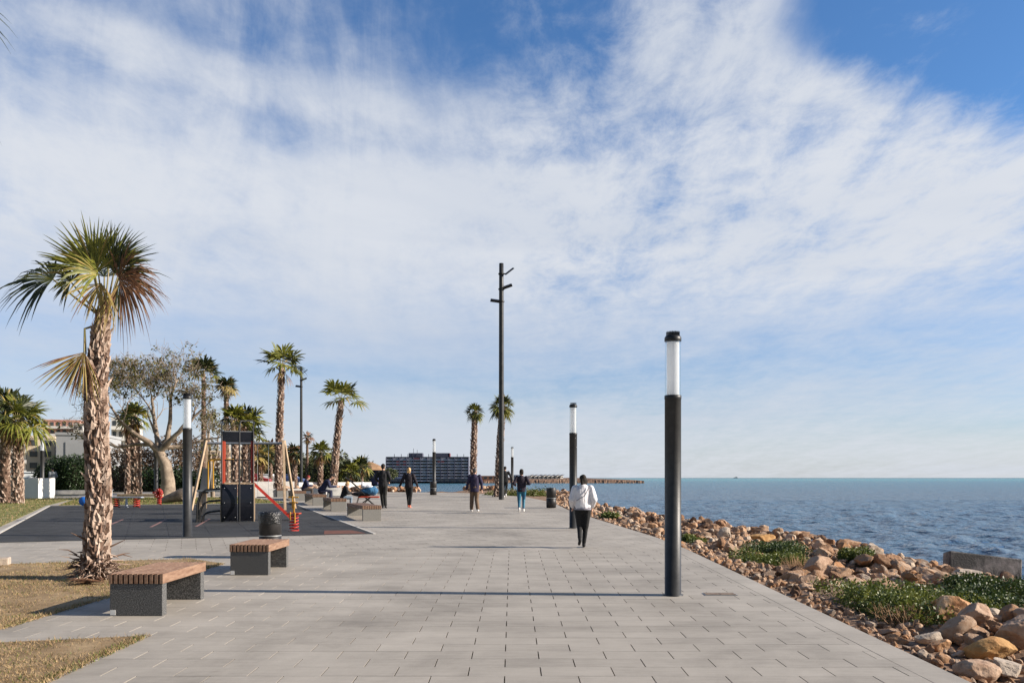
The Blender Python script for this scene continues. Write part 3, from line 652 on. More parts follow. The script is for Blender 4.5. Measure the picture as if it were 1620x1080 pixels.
tag(MB().box(tuple(Vector((bt.location.x,bt.location.y,bt.location.z))+Db['wrL']+Vector((-.03,.02,-.08))),(.08,.02,.14),rz=.3).build('phone',M['white'],bevel=.01),'white phone in the left hand of the blonde woman','phone')
person('man in dark purple jacket and loose brown trousers walking away',gx(751,31.5),31.5,1.67,0,
 W_(elL=(-.27,-.03,1.15),wrL=(-.33,.0,.90),loose=.028,elR=(.27,0,1.15),wrR=(.28,.06,.90),anL=(-.13,.06,.10),toL=(-.15,.20,.04),knL=(-.12,.08,.5),anR=(.13,-.12,.12),toR=(.15,0,.03),hemf=-.35),cm('purple_jacket',(.022,.018,.045)),cm('brown_trousers',(.13,.085,.055)),SHW,HG,bulk=1.12)
person('jogging woman in black top and teal blue leggings with white trainers',gx(825,30.2),30.2,1.63,0,
 W_(elL=(-.30,-.12,1.18),wrL=(-.24,.10,1.12),elR=(.30,-.12,1.18),wrR=(.22,.12,1.16),knR=(.09,.16,.56),anR=(.08,-.02,.16),toR=(.08,.12,.10),knL=(-.09,.0,.50),anL=(-.09,-.22,.22),toL=(-.09,-.14,.08),crop=.14),cm('black_purple_top',(.018,.012,.022)),mat('teal_leggings',(.01,.06,.16),(.02,.16,.22),7,.6),SHW,HB,longhair=.08,bulk=1.08)
person('person in black mostly hidden behind the tall central mast',gx(799,46.2),46.2,1.75,0,
 W_(elL=(-.33,0,1.18),wrL=(-.30,.14,1.0),elR=(.34,-.02,1.16),wrR=(.42,.05,.93)),BK,BK2,SHW,HB,bulk=1.05)
person('man in grey jacket and light trousers standing by the hedge at far left',gx(83,52.5),52.5,1.68,R(60),
 dict(elR=(.25,-.08,1.15),wrR=(.2,.12,1.0),elL=(-.25,-.08,1.15),wrL=(-.2,.12,1.0),loose=.02),cm('grey_jacket',(.14,.15,.16)),cm('light_trousers',(.30,.28,.24)),SHB,HB,bulk=1.1)
# seated people: facing along the local +y axis
def SIT(lean=.25,arm=.35,kn=.42):
    return dict(pel=(0,0,.58),che=(0,lean*.5,.86),neck=(0,lean*.95,1.04),head=(0,lean*1.25+.02,1.19),shL=(-.18,lean*.85,1.0),shR=(.18,lean*.85,1.0),
      elL=(-.22,lean*.8+.08,.76),elR=(.22,lean*.8+.08,.76),wrL=(-.07,lean+arm,.76),wrR=(.07,lean+arm,.76),hiL=(-.09,0,.56),hiR=(.09,0,.56),knL=(-.12,kn,.55),knR=(.12,kn,.55),anL=(-.12,kn+.02,.12),anR=(.12,kn-.03,.12),toL=(-.12,kn+.17,.03),toR=(.12,kn+.12,.03),hemf=-.1)
def seat(px,d,H,label,rz,J,*a,**k):
    x=gx(px,d); return person(label,x,d,H,rz,J,*a,**k)
NV=cm('navy_jacket',(.014,.017,.045)); 
seat(481,43.0,1.7,'seated person with a red cap and navy jacket on the fourth bench of the row',R(-80),SIT(.16,.3),NV,cm('dark_trousers',(.05,.04,.035)),SHB,HR,face=True,bulk=1.15,hood=True)
seat(508,38.0,1.85,'man in a navy jacket leaning forward on the third bench of the row, hands joined',R(-80),SIT(.36,.30),NV,cm('navy_trousers',(.012,.014,.035)),SHB,HB,face=True,bulk=1.15)
ct,Dc=seat(543,33.2,1.5,'blond child in black jacket with a grey hood, sitting beside the pushchair',R(-75),SIT(.14,.25,.36),BK,mat('pale_jeans',(.12,.17,.24),(.22,.28,.34),9,.8),SHW,HBL,face=True,bulk=1.15,hood=True,longhair=.03)
# pushchair
PD=32.6; t=thing('pushchair','black pushchair with an orange-red base beside the second bench of the row','pushchair',(gx(577,PD),PD,G(PD)),R(6))
for y in(-.22,.22):
    m=MB(); m.tube([(-.74,y,1.28),(-.60,y,1.20),(.02,y,.62)],.016,7); m.tube([(-.28,y,.14),(.22,y,.52)],.016,7); m.tube([(.0,y,.52),(.46,y,.12)],.016,7); m.tube([(-.34,y,.14),(-.2,y,.66)],.012,7); m.tube([(.25,y,.52),(-.1,y,.2)],.012,7); m.build('frame',M['blackmetal'],t)
    for x in(-.32,.46):
        w_=MB(); w_.lathe([(.075,-.016),(.095,-.014),(.10,0),(.095,.014),(.075,.016),(.07,0),(.075,-.016)],20); w_.tube([(0,0,-.02),(0,0,.02)],.02,8)
        for a in range(5): w_.bar((0,0,0),(.075*math.cos(a*1.257),.075*math.sin(a*1.257),0),.01,.01)
        o=w_.build('wheel',M['blackmetal'],t); o.rotation_euler=(R(90),0,0); o.location=(x,y+(.02 if y>0 else -.02),.10)
MB().tube([(-.74,-.22,1.28),(-.76,0,1.29),(-.74,.22,1.28)],.018,8).build('handle',M['blackmetal'],t)
MB().box((.16,0,.52),(.82,.40,.06)).build('seat_base',M['orange'],t,bevel=.02)
m=MB(); m.ell((-.10,0,.64),(.44,.22,.10),16); fuse(m,'carrycot',BK,t,.02,2)
m=MB(); m.ell((.26,0,.76),(.28,.2,.19),16); m.ell((.05,0,.74),(.22,.18,.13),16); o=fuse(m,'blanket',mat('blue_blanket',(.02,.09,.20),(.05,.17,.30),9,.8),None,.02,2,.02,3); o.location=t.location; tag(o,'bunched blue blanket lying in the pushchair','blanket')
m=MB(); m.ell((.10,0,.93),(.24,.17,.07),16); m.ell((-.08,0,1.0),(.06,.12,.13),12); o=fuse(m,'cloth',mat('pale_cloth',(.50,.52,.56),(.64,.64,.68),9,.8),None,.02,2,.02,9); o.location=t.location; tag(o,'crumpled white cloth on top of the blue blanket','cloth')
tag(MB().lathe([(.03,0),(.04,.09),(.042,.10),(0,.10)],14).build('cup',M['white'],loc=(gx(516,36.9),36.9,G(36.9)+.485)),'small white cup standing on the third bench of the row','cup')
# ================================================================ lamps, masts, bins, benches
g=bpy.data.materials.new('lamp_glass'); g.use_nodes=True; t=g.node_tree; t.nodes.clear()
o_=t.nodes.new('ShaderNodeOutputMaterial'); a=t.nodes.new('ShaderNodeBsdfTransparent'); a.inputs[0].default_value=(.93,.95,.95,1); b=t.nodes.new('ShaderNodeBsdfGlossy'); b.inputs['Roughness'].default_value=.05
f=t.nodes.new('ShaderNodeLayerWeight'); f.inputs[0].default_value=.35; mm=t.nodes.new('ShaderNodeMath'); mm.operation='MULTIPLY_ADD'; mm.inputs[1].default_value=.55; mm.inputs[2].default_value=.04; t.links.new(f.outputs['Facing'],mm.inputs[0])
x=t.nodes.new('ShaderNodeMixShader'); t.links.new(mm.outputs[0],x.inputs[0]); t.links.new(a.outputs[0],x.inputs[1]); t.links.new(b.outputs[0],x.inputs[2]); t.links.new(x.outputs[0],o_.inputs[0])
M['glass']=g
M['diff']=mat('lamp_diffuser',(.86,.87,.90),(.92,.92,.94),3,.45,trans=.5)
def lamp_post(loc,label):
    t=thing('lamp_post',label,'lamp post',loc,0,'cylindrical lamp posts along the promenade')
    MB().lathe([(.135,0),(.135,.012),(.108,.014),(.108,2.60),(.112,2.605),(.112,2.65),(.105,2.655)],36).build('post',M['metal'],t)
    MB().lathe([(.104,2.655),(.104,3.37)],36).build('glass_cylinder',M['glass'],t)
    MB().lathe([(.083,2.656),(.083,3.36)],28).build('diffuser',M['diff'],t)
    c=MB().lathe([(.108,3.37),(.111,3.375),(.111,3.42),(.095,3.445),(.06,3.45),(0,3.45)],36)
    for k in range(9):
        x=-.08+k*.02; h=.055; w=math.sqrt(max(.0,.092**2-x*x)); c.box((x,0,3.445+h/2),(.005,2*w,h))
    c.build('cap',M['blackmetal'],t)
    m=MB()
    for a in range(4): m.ell((.122*math.cos(a*1.57+.6),.122*math.sin(a*1.57+.6),.014),(.009,.009,.008),6,k=4)
    return t
L1=(2.14,10.93); lamp0=lamp_post((*L1,G(L1[1])),'nearest and largest lamp post, standing on the paving beside the metal cover')
for (x,y,lb) in ((1.71,22.95,'lamp post right beside the woman in the white jacket'),(0.02,66,'farthest slim lamp post, beyond the paving by the jogging woman'),(-4.93,52.0,'distant lamp post with a bin beside it, in front of the big apartment block'),(-7.94,20.1,'lamp post at the front edge of the dark playground surface')):
    dup(lamp0,loc=(x,y,G(y)),label=lb)
# tall masts with floodlights
def mast(loc,H,label,r=.13,flip=1):
    t=thing('floodlight_mast',label,'light mast',loc,0,'tall floodlight masts')
    MB().lathe([(r*1.05,0),(r*1.02,H*.45),(r*.95,H*.9),(r*.9,H),(0,H+.02)],20).build('mast',M['metal'],t)
    m=MB(); m.lathe([(r*1.25,-.03),(r*1.25,.03)],16,c=(0,0,H-.55)); m.lathe([(r*1.25,-.03),(r*1.25,.03)],16,c=(0,0,H-1.35)); m.lathe([(r*1.25,-.03),(r*1.25,.03)],16,c=(0,0,H-2.0)); m.build('clamp',M['blackmetal'],t)
    for (z,sx,tilt,l) in((H-.55,1,38,.55),(H-1.25,1,20,.50),(H-2.0,-1,-8,.50)):
        f=MB(); f.bar((0,0,z),(sx*.2,0,z+.02),.04,.04)
        Mx=Matrix.Rotation(R(-tilt if sx>0 else -tilt),4,'Y')@Matrix.Rotation(R(20),4,'X')
        f.box((sx*(.42 if tilt>30 else .32),0,z+(.14 if tilt>30 else .04)),(l,.30,.05 if tilt>30 else .13),mt=Mx); f.build('floodlight',M['blackmetal'],t)
    return t
m0=mast((-.56,43.2,G(43.2)),12.4,'tall dark floodlight mast in the middle of the promenade')
dup(m0,loc=(-21.8,85,G(85)),label='slim distant floodlight mast beside the tallest far palm')
# bins
def bin_(loc,label,liner=False):
    t=thing('litter_bin',label,'bin',loc,0,'black cylindrical litter bins')
    MB().lathe([(.19,0),(.19,.03),(.205,.03),(.205,.40),(.200,.402),(.200,.43),(.205,.432),(.205,.83),(.198,.84),(.185,.84),(.185,.6),(0,.6)],32).build('body',M['bin'],t)
    MB().lathe([(.2065,.408),(.2065,.424)],32).build('band',M['galv'],t)
    if liner:
        m=MB(); n=40; vs=[]; fs=[]
        pr=[(.18,.62),(.188,.845),(.197,.865),(.215,.86),(.222,.80),(.219,.72),(.214,.64)]
        for i,(r,z) in enumerate(pr):
            for k in range(n):
                a=2*math.pi*k/n; w=noise.noise(Vector((math.cos(a)*3,math.sin(a)*3,z*5)))
                vs.append(((r+.014*w*(i>1))*math.cos(a),(r+.014*w*(i>1))*math.sin(a),z+(.035*w if i==6 else .012*w)))
        for i in range(6):
            for k in range(n): fs.append((i*n+k,i*n+(k+1)%n,(i+1)*n+(k+1)%n,(i+1)*n+k))
        m.add(vs,fs,0,True); m.build('bin_liner',M['plastic'],t)
    return t
bin_((-4.56,15.5,G(15.5)),'black bin with a plastic liner, behind the second bench',True)
b1=bin_((1.64,34.4,G(34.4)),'plain black bin on the right by the shore rocks')
dup(b1,loc=(gx(685.5,50.5),50.5,G(50.5)),label='small distant black bin at the foot of a lamp post')
# metal cover on the paving
t=thing('metal_cover','small brownish metal cover set in the paving beside the nearest lamp post','cover',(2.78,11.0,G(11)))
MB().box((0,0,.004),(.43,.20,.006)).build('frame',M['galv'],t)
m=MB(); 
for s in(-.103,.103): m.box((s,0,.009),(.196,.175,.005))
m.build('plate',mat('rusty_cover',(.14,.10,.075),(.24,.18,.13),12,.8),t)
# benches
def bench(loc,rz,L,label,plate=False,W=.64):
    t=thing('park_bench',label,'bench',loc,rz,'slatted benches on granite blocks'); n=11; th=.115; hs=.365
    for i,y in enumerate((0,L-.16)):
        s=MB().box((0,y+.06,hs/2+.002),(W-.04,.12,hs)).build('support',M['granite' if True else 'concrete'],t,bevel=.004)
        if plate and i==0: MB().box((-W/2+.055,-.0015,.04),(.06,.003,.06)).build('plate',M['white'],s)
    sw=W/n
    for i in range(n):
        x=-W/2+sw*(i+.5)
        MB().box((x,L/2-.01,hs+.004+th/2),(sw*.66,L,th)).build('slat',M['wood'],t,bevel=.003)
    MB().box((0,.12,hs+.012),(W-.06,.03,.012)).build('bracket',M['blackmetal'],t)
    MB().box((0,L-.2,hs+.012),(W-.06,.03,.012)).build('bracket',M['blackmetal'],t)
    return t
bench((-4.30,9.40,G(9.4)),0,1.32,'nearest slatted bench on speckled granite blocks, beside the large palm',True)
bench((-4.14,12.95,G(12.95)),0,1.2,'second slatted bench, in front of the bin with the plastic liner',True)
bdir=math.atan2(1.08,2.83)
def fbench(px,d,L,label,dx=0): 
    x=gx(px,d)+.28*-math.cos(bdir); y=d+.0
    return bench((x,y,G(y)),bdir,L,label,W=.62)
M['granite_keep']=M['granite']; M['granite']=mat('pale_granite',(.12,.115,.105),(.30,.29,.27),70,.8,.1,90,lo=.35,hi=.7)
FB=[fbench(601.6,26.1,3.0,'front empty bench of the diagonal row beside the playground'),
 fbench(546.5,31.9,2.2,'second bench of the diagonal row, with the hooded child sitting on it'),
 fbench(514.8,36.6,3.0,'third bench of the diagonal row, with the leaning man in navy on it'),
 fbench(482.8,41.8,3.0,'fourth bench of the diagonal row, with the person in a red hat on it'),
 fbench(454,47.0,2.2,'farthest bench of the diagonal row, behind the swing frame leg')]
M['granite']=M['granite_keep']
# low concrete walls / planters
def wall(name,a,b,h,th,label,grp=None,m=None):
    a=Vector((*a,0));b=Vector((*b,0)); d=(b-a).normalized(); s=Vector((-d.y,d.x,0))*th
    mb=MB(); mb.prism([tuple(a.xy),tuple(b.xy),tuple((b+s).xy),tuple((a+s).xy)],-.03,h,zf=lambda x,y:G(y)); o=mb.build(name,m or M['concrete'],bevel=.01)
    return tag(o,label,'wall',grp)
wall('low_wall',(-15.0,46.0),(-11.4,48.4),.46,.35,'long low concrete wall behind the diagonal row of benches')
wall('low_wall',(-11.2,48.6),(-10.2,49.2),.62,.45,'short concrete wall block beside the leaning palm')
wall('low_wall',(-9.1,51.8),(-8.1,52.4),.46,.5,'short pale wall piece right of the pushchair')
wall('low_wall',(-22.5,62),(-17.6,66.5),.7,.4,'grey planter wall at the foot of the tall straight palm')
wall('low_wall',(-20.5,79),(-14.2,83),.55,.4,'white far wall along the shore road',m=M['white'])
t=thing('planter_block','white rendered block on the lawn beside the left pair of palms','planter',(gx(59,45),45,G(45)),R(-12))
MB().box((0,0,.55),(1.22,1.2,1.1)).build('block',M['white'],t,bevel=.02)
MB().box((0,0,1.105),(1.0,1.0,.02)).build('soil_top',M['soil'],t)
tag(MB().box((gx(4,14.3),14.3,G(14.3)+.05),(.22,.3,.16),rz=.4).build('kerb_block',M['palerock'],bevel=.02),'broken pale kerb stone at the left edge of the dry bed','stone')
# ================================================================ palms
def strip_leaf(mb,H,d,N,L,w,droop,mi,seg=4,tipw=.12,curl=0):
    d=d.normalized(); s=d.cross(N).normalized(); vs=[]; prof=((0,.12),(.30,.55),(.52,1.0),(.75,.62),(.92,.25),(1,.04))
    for t_,wf in prof:
        p=H+d*L*t_+Vector((0,0,-1))*droop*L*t_*t_*t_+N*curl*L*t_*t_
        vs+=[p-s*w*wf/2,p+N*w*wf*.22,p+s*w*wf/2]
    fs=[]
    for i in range(len(prof)-1):
        a=i*3; fs+=[(a,a+1,a+4,a+3),(a+1,a+2,a+5,a+4)]
    mb.add(vs,fs,mi)
def fan(mb,H,d,N,L,n,spread,droop,mi,rg,jit=.1,mi2=None,p2=.0):
    d=d.normalized(); N=(N-d*N.dot(d)).normalized(); s=d.cross(N)
    for i in range(n):
        a=-spread+2*spread*i/(n-1)+rg.uniform(-.5,.5)*spread/n*2
        dr=d*math.cos(a)+s*math.sin(a)+N*rg.uniform(-jit,jit)+N*.12*abs(math.sin(a))
        Ll=L*(.72+.28*math.cos(a*.55))*rg.uniform(.78,1.12); w=2.45*spread/n*L*.5
        strip_leaf(mb,H,dr,N,Ll,w,droop*rg.uniform(.5,1.6),(mi2 if (mi2 is not None and rg.random()<p2) else mi))
def trunk_pts(path,n):
    path=[Vector(p) for p in path]; L_=[0]
    for a,b in zip(path[:-1],path[1:]): L_.append(L_[-1]+(b-a).length)
    out=[]
    for i in range(n+1):
        s=L_[-1]*i/n; k=0
        while k<len(path)-2 and s>L_[k+1]: k+=1
        f=(s-L_[k])/(L_[k+1]-L_[k]); 
        p0=path[max(k-1,0)];p1=path[k];p2=path[k+1];p3=path[min(k+2,len(path)-1)]
        out.append(.5*((2*p1)+(p2-p0)*f+(2*p0-5*p1+4*p2-p3)*f*f+(3*p1-p0-3*p2+p3)*f**3))
    return out
def palm_trunk(t,path,radii,nboot,bsz,rg,rough=True,name='trunk'):
    pts=trunk_pts(path,26); n=len(pts); rs=[np.interp(i/(n-1),[a for a,_ in radii],[b for _,b in radii]) for i in range(n)]
    m=MB(); m.tube(pts,[r*.9*(1+.05*rg.uniform(-1,1)) for r in rs],12,mi=1)
    for k in range(nboot):
        f=(k+.5)/nboot; a=k*2.399+rg.uniform(-.25,.25); i=min(int(f*(n-1)),n-2); u=f*(n-1)-i
        p=pts[i].lerp(pts[i+1],u); r=rs[i]*(1-u)+rs[i+1]*u; ax=(pts[i+1]-pts[i]).normalized()
        o=Vector((math.cos(a),math.sin(a),0)); o=(o-ax*o.dot(ax)).normalized(); s=ax.cross(o); 
        h=bsz*rg.uniform(.7,1.35); w=bsz*rg.uniform(.42,.68); out=rg.uniform(.10,.42)*(1.0 if rough else .5)
        if rg.random()<.05: out*=1.6; h*=1.15
        ax2=(ax+s*rg.uniform(-.35,.35)).normalized()
        b0=p+o*(r*.86)-ax*h*.25
        vs=[b0-s*w*.8,b0+s*w*.8,b0+o*(r*.16+.02)+ax2*h*.1, b0-s*w*.36+ax2*h*.75+o*(out*h*.7), b0+s*w*.36+ax2*h*.75+o*(out*h*.7), b0+ax2*h*rg.uniform(.95,1.35)+o*(out*h*1.2), b0+ax2*h*.7+o*(out*h*.7+.018+r*.06)]
        mi=0 if rg.random()<.64 else 1
        m.add(vs,[(0,2,3),(2,1,4),(2,6,3),(2,4,6),(3,6,5),(6,4,5)],mi)
    return m.build(name,[M['boot'],M['bootd']],t),pts
def crown(t,top,rg,L,pet,nfan,leafn,elr=(-.5,1.3),mats=('leaf','leafd'),dead=0,droop=.35,spread=1.9,ball=False):
    gm=MB(); 
    for k in range(nfan):
        a=k*2.399+rg.uniform(-.3,.3); e=elr[0]+(elr[1]-elr[0])*((k+.5)/nfan)**.8+rg.uniform(-.12,.12)
        d=Vector((math.cos(a)*math.cos(e),math.sin(a)*math.cos(e),math.sin(e))); pl=pet*rg.uniform(.75,1.15)
        hub=top+d*pl+Vector((0,0,-.10*pl)); up=Vector((0,0,1)); N=(up-d*d.dot(up)); 
        if N.length<.2: N=Vector((math.cos(a),math.sin(a),0))*-1
        N.normalize(); N=(N+d.cross(N)*rg.uniform(-.5,.5)).normalized()
        gm.tube([top+d*.03,top+d*pl*.55+Vector((0,0,.02)),hub],[.02,.014,.010],4,mi=2,caps=False)
        d2=(d+Vector((0,0,-.25 if e<.8 else 0))).normalized()
        fan(gm,hub,d2,N,L*rg.uniform(.85,1.12),leafn,spread,droop*(1.2 if e<.3 else .5),0 if rg.random()<.6 else 1,rg,mi2=3,p2=.06)
    gm.build('crown',[M[mats[0]],M[mats[1]],M['petiole'],M['leafy']],t)
    if dead:
        dm=MB()
        for k in range(dead):
            a=k*2.399+rg.uniform(-.4,.4); e=rg.uniform(-1.35,-.75); d=Vector((math.cos(a)*math.cos(e),math.sin(a)*math.cos(e),math.sin(e)))
            hub=top+d*pet*.55+Vector((0,0,-.05)); dm.tube([top,hub],[.018,.012],4,mi=1,caps=False)
            fan(dm,hub,d,Vector((math.cos(a),math.sin(a),.4)),L*rg.uniform(.6,.95),max(8,leafn*2//3),rg.uniform(.35,.8),.3,0,rg,jit=.3,mi2=2,p2=.35)
        dm.build('dead_fronds',[M['leafb'],M['petiole'],M['leafy']],t)
rg=random.Random(11)
# --- the large near palm
D0=12.5; bx=gx(152,D0); t=thing('palm_tree','largest palm with a shaggy trunk in the dry bed beside the nearest bench','palm tree',(0,0,0),0)
base=Vector((bx,D0,G(D0)))
pth=[base+Vector((0,0,-.05)),P(153,860,D0),P(156,780,D0),P(153,690,D0+.05),P(152,620,D0+.08),P(156,560,D0+.1),P(161,520,D0+.12),P(165,492,D0+.15)]
palm_trunk(t,pth,[(0,.25),(.05,.205),(.12,.175),(.35,.160),(.6,.150),(.8,.135),(.92,.105),(1,.065)],950,.105,rg)
rm=MB()          # ragged fringe of old roots and stubs round the base
for k in range(260):
    a=rg.uniform(0,6.283); r0=rg.uniform(.14,.26); z=rg.uniform(-.02,.40)*rg.random()**.5; l=rg.uniform(.08,.26); e=rg.uniform(-.7,.5)
    p=base+Vector((math.cos(a)*r0,math.sin(a)*r0,z)); d=Vector((math.cos(a+rg.uniform(-.7,.7))*math.cos(e),math.sin(a+rg.uniform(-.7,.7))*math.cos(e),math.sin(e)))
    q=p+d*l; q.z=max(q.z,base.z+.01); rm.tube([p,(p+q)/2+Vector((0,0,rg.uniform(0,.04))),q],[.014,.010,.003],4,mi=rg.randint(0,1),caps=False)
for k in range(12):
    a=rg.uniform(0,6.283); z=rg.uniform(.15,.7); l=rg.uniform(.12,.24); p=base+Vector((math.cos(a)*.17,math.sin(a)*.17,z)); q=p+Vector((math.cos(a),math.sin(a),rg.uniform(-.2,.6)))*l
    rm.tube([p,(p+q)/2,q],[.016,.012,.004],5,mi=1,caps=False)
rm.build('root_fringe',[M['boot'],M['bootd']],t)
top=pth[-1]
def V3(x,y,z): return Vector((x,y,z))
FR=[ # hub px, dir(x,y,z), normal, length, n, spread, droop, mat
 ((84,442),.05,(-.95,-.1,.18),(.1,-.75,.65),.80,26,1.5,.38,0,'d','green'),
 ((112,446),-.25,(-.2,-.5,.35),(.1,-.9,.3),.36,18,1.9,.3,0,'d','green'),
 ((150,432),-.1,(-.15,-.2,1),(.05,-1,-.1),.90,36,1.35,.08,0,'g','green'),
 ((145,422),.25,(-.5,.2,.95),(.3,-.9,.2),.74,28,1.0,.12,0,'g','green'),
 ((156,434),-.4,(-.62,-.6,.3),(.1,-.8,.7),.66,26,1.2,.3,0,'g','green'),
 ((172,425),.2,(.15,.25,1),(.1,-1,.1),.84,34,1.2,.08,0,'d','green'),
 ((180,432),-.15,(.45,-.25,.85),(-.2,-.95,.3),.82,34,1.1,.15,0,'d','green'),
 ((188,440),-.3,(.85,-.3,.45),(.1,-.9,.4),.82,36,1.5,.45,0,'b','dead'),
 ((186,438),.2,(.7,.35,.7),(.1,-.9,.4),.80,34,1.3,.35,0,'b','dead'),
 ((190,446),-.1,(.95,.0,-.05),(.1,-.9,.5),.66,30,1.5,.6,0,'b','dead'),
 ((186,452),-.2,(-.15,-.3,-1),(.8,-.6,.1),.70,16,.35,.1,0,'y','dead'),
 ((160,448),-.3,(-.1,-.5,-.8),(.3,-.9,.1),.55,18,.9,.3,0,'y','dead'),
 ((165,438),.6,(.15,.8,.7),(0,-.5,.8),.62,24,1.2,.3,0,'d','green'),
 ((133,557),-.2,(-.30,-.25,-.9),(.3,-.9,.2),.76,30,.85,.05,0,'y','dead'),
 ((136,560),-.05,(-.62,.1,-.8),(.4,-.85,.2),.62,22,.6,.15,0,'b','dead')]
FR=[tuple(list(f[:5])+[int(f[5]*1.35)]+[f[6],f[7]*1.25]+list(f[8:])) for f in FR]
for (hp,dy,d,N_,Ln,n_,spd,drp,_,kind,nm) in FR:
    hub=P(*hp,D0+.1+dy); m=MB(); d=Vector(d)
    st=top+Vector((0,0,-.12 if hp[1]<500 else -.18)); mid=(st+hub)/2+Vector((0,0,.12 if hp[1]>500 else -.02)); 
    if hp[1]>500: mid=P(134,520,D0)
    m.tube([st,mid,hub],[.024,.016,.011],6,mi=2,caps=False)
    mi={'g':0,'d':1,'y':3,'b':4}[kind]
    fan(m,hub,d,Vector(N_),Ln,n_,spd,drp,mi,rg,jit=(.05 if kind in 'gd' else .13),mi2={'g':3,'d':0,'y':4,'b':1}[kind],p2={'g':.16,'d':.2,'y':.3,'b':.16}[kind])
    m.build('frond',[M['leaf'],M['leafd'],M['petiole'],M['leafy'],M['leafb']],t)
m=MB()
for k in range(6):
    x,y=P(126,925,11.5).x+rg.uniform(-.25,.25),11.75+rg.uniform(-.2,.2); 
    fan(m,Vector((x,y,G(y)+.05)),Vector((-1,rg.uniform(-.4,.4),.05)),Vector((0,0,1)),rg.uniform(.25,.45),9,.6,.1,rg.randint(0,1),rg,jit=.25)
tag(m.build('fallen_frond',[M['leafb'],M['leafd']]),'withered palm frond lying on the dry grass at the foot of the largest palm','palm frond')
# --- palm just outside the left edge, fronds reaching into the frame
def palm(px,d,topz,label,L=.95,pet=.75,nf=16,ln=16,r=.17,lean=0,dead=6,seed=1,elr=(-.35,1.35),boots=150,basez=None,crown_px=None,mats=('leaf','leafd'),spread=1.9,bsz=.17,droop=.35,bulge=1.25):
    rg=random.Random(seed); x=gx(px,d); z=G(d) if basez is None else basez
    t=thing('palm_tree',label,'palm tree',(x,d,z),0,'palms along the promenade')
    H=topz-z; pthl=[(0,0,-.1),(lean*.2,0,H*.3),(lean*.55,0,H*.65),(lean,0,H)]
    _,pts=palm_trunk(t,pthl,[(0,r*bulge),(.12,r*1.1),(.5,r),(.9,r*.85),(1,r*.6)],boots,bsz,rg)
    crown(t,Vector(pthl[-1]),rg,L,pet,nf,ln,elr,mats,dead,droop,spread)
    return t
def zt(py,d): return EYE-(py-755)*d/F
# list of palms: px of base, depth, crown height, label
palm(-283,8.6,zt(-40,8.6),'palm outside the left edge with only frond tips in the top left corner',L=.95,pet=.8,nf=20,ln=26,seed=31,dead=8,elr=(-.7,1.2))
palm(8,39.3,zt(655,39.3),'leftmost palm, its crown partly cut by the left edge of the photo',L=1.05,pet=.75,nf=16,ln=20,r=.23,seed=2,dead=12,droop=.5)
palm(28,38.6,zt(668,38.6),'stocky palm beside the white block, right one of the left pair',L=1.0,pet=.8,nf=15,ln=20,r=.23,seed=3,dead=12,droop=.5,boots=240)
palm(440,51,zt(578,51),'tall straight palm with a full green crown, left of the slim mast',L=.95,pet=.9,nf=13,ln=16,r=.22,lean=.25,seed=4,dead=3,basez=G(51)+.35,boots=330,elr=(-.35,1.35))
palm(527,55,zt(634,55),'leaning palm with a green crown right of the slim mast',L=.9,pet=1.05,nf=12,ln=16,r=.23,lean=.55,seed=5,dead=2,boots=300,elr=(-.15,1.35),bulge=1.9)
palm(748,59,zt(652,59),'slender palm with a small round crown, left of the tall central mast',L=.5,pet=.32,nf=26,ln=12,r=.23,lean=.15,seed=6,dead=12,boots=260,elr=(-1.0,1.4),spread=1.4,mats=('leafd','leaf'))
palm(788,47.5,zt(643,47.5),'slender palm with a round crown right behind the tall central mast',L=.58,pet=.34,nf=28,ln=12,r=.20,lean=.25,seed=7,dead=12,boots=260,elr=(-1.0,1.4),spread=1.4,bulge=1.7)
palm(203,48,zt(668,48),'thin palm behind the seesaw, left one of two close trunks',L=.7,pet=.5,nf=10,ln=12,r=.17,seed=8,dead=8,boots=180)
palm(216,44.5,zt(660,44.5),'thicker palm behind the seesaw, right one of two close trunks',L=.75,pet=.5,nf=10,ln=12,r=.25,lean=-.1,seed=9,dead=8,boots=220)
palm(322,60,zt(592,60),'palm with a dark open crown rising behind the bare tree',L=1.0,pet=.75,nf=12,ln=14,r=.18,seed=10,dead=1,boots=120,elr=(-.2,1.4),mats=('leafd','leaf'))
palm(358,58,zt(612,58),'palm with a shaggy brownish crown behind the swings',L=.75,pet=.35,nf=14,ln=12,r=.2,seed=12,dead=14,boots=120,mats=('leafd','leafy'))
palm(372,50,zt(664,50),'left palm of the pair seen through the climbing tower',L=.8,pet=.5,nf=16,ln=14,r=.22,seed=13,dead=10,boots=200,mats=('leafd','leaf'))
palm(388,51,zt(672,51),'right palm of the pair seen through the climbing tower',L=.95,pet=.7,nf=12,ln=14,r=.22,seed=14,dead=8,boots=200)
palm(466,90,zt(716,90),'small round distant palm just left of the slim mast',L=.95,pet=.5,nf=18,ln=10,r=.3,seed=15,dead=14,boots=90,elr=(-.9,1.3),mats=('leafd','leafb'))
palm(486,120,zt(692,120),'thin withered palm half hidden behind the slim mast',L=.9,pet=.5,nf=6,ln=8,r=.22,seed=16,dead=12,boots=60,mats=('leafb','leafd'))
palm(507,80,zt(716,80),'distant palm with a forked loose crown behind the seated people',L=1.0,pet=.7,nf=14,ln=11,r=.26,seed=17,dead=8,boots=90)
palm(553,85,zt(748,85),'low bushy far palm directly right of the leaning palm',L=1.0,pet=.7,nf=16,ln=9,r=.3,seed=18,dead=16,boots=60)
palm(571,110,zt(738,110),'second low far palm right of the leaning palm',L=1.2,pet=.8,nf=18,ln=10,r=.3,seed=19,dead=10,boots=50,mats=('leafd','leaf'))
